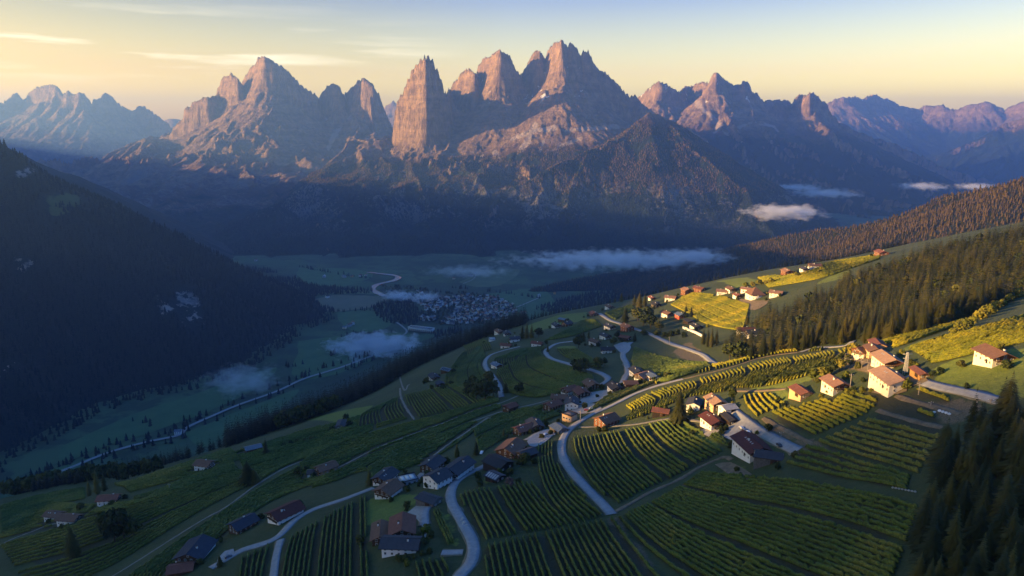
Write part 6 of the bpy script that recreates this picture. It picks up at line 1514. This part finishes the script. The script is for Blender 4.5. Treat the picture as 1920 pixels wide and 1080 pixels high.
for i, (u, v) in enumerate([(1752,774),(1762,771),(1768,773),(1774,775),(1780,777)]): rock(G(u, v), .6, 20 + i, WH, "white wrapped bale, %s from the left at the end of the sunlit vines" % ordw(i + 1), "wrapped bales beside the vines", "wrapped_bale")
for i in range(8): u = 1674 + i * 6; rock(G(u, 915 + i * 1.1), .4, 40 + i, RST, "pale stone, %s from the left in the loose line by the forest" % ordw(i + 1), "stones in a line near the forest")
for i in range(9): u = 1008 + i * 4.5; rock(G(u, 833 - i * 2.6), .7, 60 + i, RST, "pale block, %s from the left along the edge of the grey yard" % ordw(i + 1), "blocks edging the grey yard")
# retaining wall of the black roofed terrace house
p = PX([(1280,616),(1300,624),(1320,634)]); q = smooth_line(p, 2); z = hill(q[:, 0], q[:, 1]); V = []
for a, zz in zip(q, z): V += [(a[0], a[1] - .2, zz - .5), (a[0], a[1] - .2, zz + 2.2), (a[0], a[1] + .3, zz + 2.2), (a[0], a[1] + .3, zz - .5)]
n = len(q); F = [(i * 4 + j, i * 4 + (j + 1) % 4, (i + 1) * 4 + (j + 1) % 4, (i + 1) * 4 + j) for i in range(n - 1) for j in range(4)]
tag(link("retaining_wall", mesh_np("retaining_wall", np.array(V), np.array(F)), WM['white']), "long pale retaining wall below the black roofed house", "wall")

# ------------------------------------------------------------------ the town and farms on the valley floor
def small_house(L, Wd, h, roofm, wallm_, nm="town_house"):
    hl, hw = L / 2, Wd / 2; rise = hw * .6; e, f = hl + .6, hw + .6; zb = h - .36
    V = [(x, y, z) for x in (-hl, hl) for y, z in ((-hw, -1), (hw, -1), (hw, h), (0, h + rise), (-hw, h))]; F = [(0, 4, 3, 2, 1), (5, 6, 7, 8, 9), (0, 1, 6, 5), (1, 2, 7, 6), (4, 0, 5, 9)]; n = len(V)
    V += [(-e, -f, zb), (e, -f, zb), (e, 0, h + rise), (-e, 0, h + rise), (e, f, zb), (-e, f, zb)]; V += [(x, y, z + .35) for x, y, z in V[n:]]
    F2 = [tuple(n + i for i in q) for q in [(1, 0, 3, 2), (2, 3, 5, 4), (6, 7, 8, 9), (9, 8, 10, 11), (0, 1, 7, 6), (4, 5, 11, 10), (1, 2, 8, 7), (2, 4, 10, 8), (3, 0, 6, 9), (5, 3, 9, 11)]]
    # windows as dark recess strips
    m = len(V); F3 = []
    for s in (-1, 1):
        for k in range(3):
            for zc_ in (1.6, 4.2):
                if zc_ + .8 > h: continue
                x = (k - 1) * L * .3; i = len(V); y = s * (hw + .04); V += [(x - .7, y, zc_ - .7), (x + .7, y, zc_ - .7), (x + .7, y, zc_ + .7), (x - .7, y, zc_ + .7)]; F3.append((i, i + 1, i + 2, i + 3) if s < 0 else (i + 3, i + 2, i + 1, i))
    me = bpy.data.meshes.new(nm); me.from_pydata(V, [], F + F2 + F3); me.update()
    for mt in (wallm_, roofm, GLASS): me.materials.append(mt)
    me.polygons.foreach_set('material_index', np.array([0] * len(F) + [1] * len(F2) + [2] * len(F3), np.int32)); return me
TH = []
for rf, nm_ in (('slate', 'dark slate'), ('brown', 'brown'), ('red', 'red'), ('blueroof', 'blue grey'), ('pale', 'pale'), ('terracotta', 'orange')):
    for L, Wd, h in ((14, 10, 6), (11, 9, 5), (20, 11, 6.5)): TH.append((small_house(L * .9, Wd * .9, h, RM[rf], WM[{14: 'white', 11: 'tan' if rf in ('brown', 'slate') else 'cream', 20: 'glass'}[L]]), nm_, {14: 'mid sized', 11: 'small', 20: 'long'}[L]))
tp = np.array([GV(u, v)[:2] for u, v in [(715,538),(770,538),(830,550),(890,552),(935,558),(960,570),(975,592),(930,606),(880,612),(820,612),(782,600),(800,582),(770,560),(730,552)]])
tx, ty = poisson(lambda X, Y: in_poly(X, Y, tp) & (fbm(X / 130, Y / 130, 3, 14) > -.22), bb(tp), 21, 91)
ctr_t = np.array(GV(870, 580)[:2]); order = np.argsort((tx - ctr_t[0]) ** 2 + (ty - ctr_t[1]) ** 2)[:262]; tr = random.Random(3)
print("town", len(order), len(tx))
for i in order:
    w_ = [0, 0, 0, 1, 1, 2, 3, 4, 4, 5]; ti = tr.choice(w_) * 3 + tr.choice((0, 0, 1, 2)); me, cn, sn = TH[ti]; o = link("town_house", me, loc=(tx[i], ty[i], VZ + 3.0)); o.rotation_euler = (0, 0, tr.choice((.4, 1.97)) + tr.gauss(0, .5))
    tag(o, "%s pale walled house with a %s roof in the valley town" % (sn, cn), "house", "houses of the valley town")
# garden trees between the town houses
gx2, gy2 = poisson(lambda X, Y: in_poly(X, Y, tp), bb(tp), 15, 93); kk_ = np.array([np.min((tx - a) ** 2 + (ty - b) ** 2) > 95 for a, b in zip(gx2, gy2)]); gx2, gy2 = gx2[kk_], gy2[kk_]
tag(bake_forest("town_trees", gx2, gy2, np.full(len(gx2), VZ + 2.0), np.random.default_rng(18).uniform(6, 14, len(gx2)), BG, TM['bro_s'], 19), "garden trees between the houses of the valley town", "woodland", kind='stuff')
OUTL = [(614,559,"lone farmhouse on the pale brown field left of the town"), (655,613,"left house of the hamlet on the valley meadow"), (646,617,"white roofed barn of the hamlet on the valley meadow"), (662,609,"right house of the hamlet on the valley meadow"), (883,519,"white farm on the slope meadow behind the town"), (851,524,"small farm left of the white farm behind the town"), (1010,557,"house at the right edge of the valley meadows"), (981,590,"isolated house right of the town"), (1040,552,"farthest right farmhouse of the valley meadows"), (335,815,"shed beside the bend of the valley road"), (608,521,"first house of the row across the river"), (660,520,"second house of the row across the river"), (676,519,"third house of the row across the river"), (645,521,"fourth house of the row across the river"), (686,518,"fifth house of the row across the river"), (790,551,"large hall at the gravel yard of the town"), (480,490,"farmhouse under the left massif")]
for k, (u, v, lab) in enumerate(OUTL):
    p = GV(u, v); me = TH[(k * 5) % len(TH)][0]; o = link("farmhouse", me, loc=(p[0], p[1], VZ + 3.0)); o.rotation_euler = (0, 0, tr.uniform(0, 3)); o.scale = (1.15, 1.15, 1.1); tag(o, lab, "house")
p = GV(790, 621); q = GV(815, 624); a = math.atan2(q[1] - p[1], q[0] - p[0]); rt = empty("factory_building", (p[0], p[1], VZ + 3.2), a); tag(rt, "long white factory building with a pale flat roof in the valley", "factory")
boxes("wall", [(0, 0, 4, 88, 24, 10)], WM['white'], rt); boxes("roof", [(0, 0, 9.25, 90, 26, .5)], RM['pale'], rt)
boxes("roof_edge", [(0, 13.2, 9.8, 90.4, .5, .9), (0, -13.2, 9.8, 90.4, .5, .9), (45.2, 0, 9.8, .5, 25.9, .9), (-45.2, 0, 9.8, .5, 25.9, .9)], WM['white'], rt)
for k in range(9): boxes("roof_light", [((k - 4) * 9.2, 0, 9.9, 3.2, 16, .9)], GLASS, rt)
for k in range(11): boxes("loading_door", [((k - 5) * 7.4, -12.1, 3, 3.6, .3, 4.4)], DARKW, rt)

# ------------------------------------------------------------------ mist banks
def mist(u, v, d, rx, ry, rz, dens, label, seed, rot=0.0, col=(.9,.94,1)):
    p = at_d(u, v, d); r = np.random.default_rng(seed); nlo, nla = 28, 14; V, F = [], []
    for i in range(nla + 1):
        th_ = math.pi * i / nla
        for j in range(nlo): ph = 6.2832 * j / nlo; V.append((math.sin(th_) * math.cos(ph), math.sin(th_) * math.sin(ph), math.cos(th_)))
    V = np.array(V); F = [(i * nlo + j, (i + 1) * nlo + j, (i + 1) * nlo + (j + 1) % nlo, i * nlo + (j + 1) % nlo) for i in range(nla) for j in range(nlo)]
    me = mesh_np("mist_bank", V * np.array([rx, ry, rz]), np.array(F)); m = bpy.data.materials.new("mist"); m.use_nodes = True; t = m.node_tree; t.nodes.clear()
    o = t.nodes.new('ShaderNodeOutputMaterial'); pv = t.nodes.new('ShaderNodeVolumePrincipled'); pv.inputs['Color'].default_value = (*col, 1); pv.inputs['Anisotropy'].default_value = .2
    tc = t.nodes.new('ShaderNodeTexCoord'); mp = t.nodes.new('ShaderNodeMapping'); mp.inputs['Scale'].default_value = (1 / rx, 1 / ry, 1 / rz); t.links.new(tc.outputs['Object'], mp.inputs[0])
    ln = t.nodes.new('ShaderNodeVectorMath'); ln.operation = 'LENGTH'; t.links.new(mp.outputs[0], ln.inputs[0])
    mp2 = t.nodes.new('ShaderNodeMapping'); mp2.inputs['Scale'].default_value = (1, 1, 2.2); mp2.inputs['Location'].default_value = (seed * 13.7, 5, 3); t.links.new(tc.outputs['Object'], mp2.inputs[0])
    nz = t.nodes.new('ShaderNodeTexNoise'); nz.inputs['Scale'].default_value = 2.6 / min(rx, ry, rz * 3); nz.inputs['Detail'].default_value = 5; nz.inputs['Roughness'].default_value = .62; t.links.new(mp2.outputs[0], nz.inputs['Vector'])
    def M(op, a, b):
        x = t.nodes.new('ShaderNodeMath'); x.operation = op
        for i, q in enumerate((a, b)):
            if isinstance(q, bpy.types.NodeSocket): t.links.new(q, x.inputs[i])
            else: x.inputs[i].default_value = q
        return x.outputs[0]
    e = M('SUBTRACT', 1.0, ln.outputs['Value']); f = M('ADD', M('MULTIPLY', e, 1.35), M('MULTIPLY', M('SUBTRACT', nz.outputs['Fac'], .62), 3.2)); f = M('MAXIMUM', f, 0.0); f = M('MINIMUM', f, 1.0)
    t.links.new(M('MULTIPLY', f, dens), pv.inputs['Density']); t.links.new(pv.outputs[0], o.inputs['Volume'])
    ob = link("mist_bank", me, m, loc=tuple(p)); ob.rotation_euler = (0, 0, rot); tag(ob, label, "mist", "mist banks in the valley"); return ob
mist(700, 648, 2150, 175, 150, 38, 0.0900, "white mist bank over the valley meadow beside the tree belt", 1, .3)
mist(743, 554, 2720, 85, 90, 22, 0.0416, "small mist puff at the left end of the valley town", 2)
mist(800, 556, 2700, 75, 80, 20, 0.0364, "thin mist drifting over the gravel yard of the town", 3)
mist(1150, 486, 2500, 480, 200, 36, 0.0286, "long thin mist band stretched across the dark wooded slope", 4, .06)
mist(1300, 480, 2350, 170, 120, 30, 0.0312, "denser right end of the long mist band over the dark slope", 5, .2)
mist(1470, 398, 4300, 300, 200, 60, 0.0260, "peach coloured cloud puff lit by the sun under the right peaks", 6, .1)
mist(1548, 362, 5600, 330, 200, 45, 0.0156, "flat pale cloud above the far right valley, lower of two", 7)
mist(1495, 351, 6000, 260, 200, 35, 0.0156, "flat pale cloud above the far right valley, upper of two", 8)
mist(1728, 349, 6300, 250, 200, 38, 0.0156, "small cloud over the far meadow at right", 9)
mist(1832, 350, 6300, 190, 200, 34, 0.0156, "small cloud just above the wooded ridge at far right", 10)
mist(525, 413, 5200, 240, 180, 50, 0.0104, "faint blue mist at the foot of the left massif", 11)
mist(455, 712, 1850, 120, 90, 45, 0.0182, "wispy mist rising from the valley meadow below the left mountain", 12)
mist(880, 508, 3100, 260, 120, 34, 0.0104, "faint mist behind the town", 13)
def box(name,a,b):
    v=[(x,y,z) for z in (a[2],b[2]) for y in (a[1],b[1]) for x in (a[0],b[0])]
    return mesh_np(name,np.array(v,float),np.array([[0,2,3,1],[4,5,7,6],[0,1,5,4],[2,6,7,3],[0,4,6,2],[1,3,7,5]]))
hm=bpy.data.materials.new("haze"); hm.use_nodes=True; t=hm.node_tree; t.nodes.clear()
o=t.nodes.new('ShaderNodeOutputMaterial'); p=t.nodes.new('ShaderNodeVolumePrincipled')
p.inputs['Color'].default_value=(.20,.42,.94,1); p.inputs['Density'].default_value=6.6e-5; p.inputs['Anisotropy'].default_value=.5
t.links.new(p.outputs[0],o.inputs['Volume'])
hz=link("haze", box("haze",(-16000,-3500,VZ-60),(17000,18500,880)), hm); tag(hz,'thin blue morning haze filling the whole valley','haze',kind='stuff')
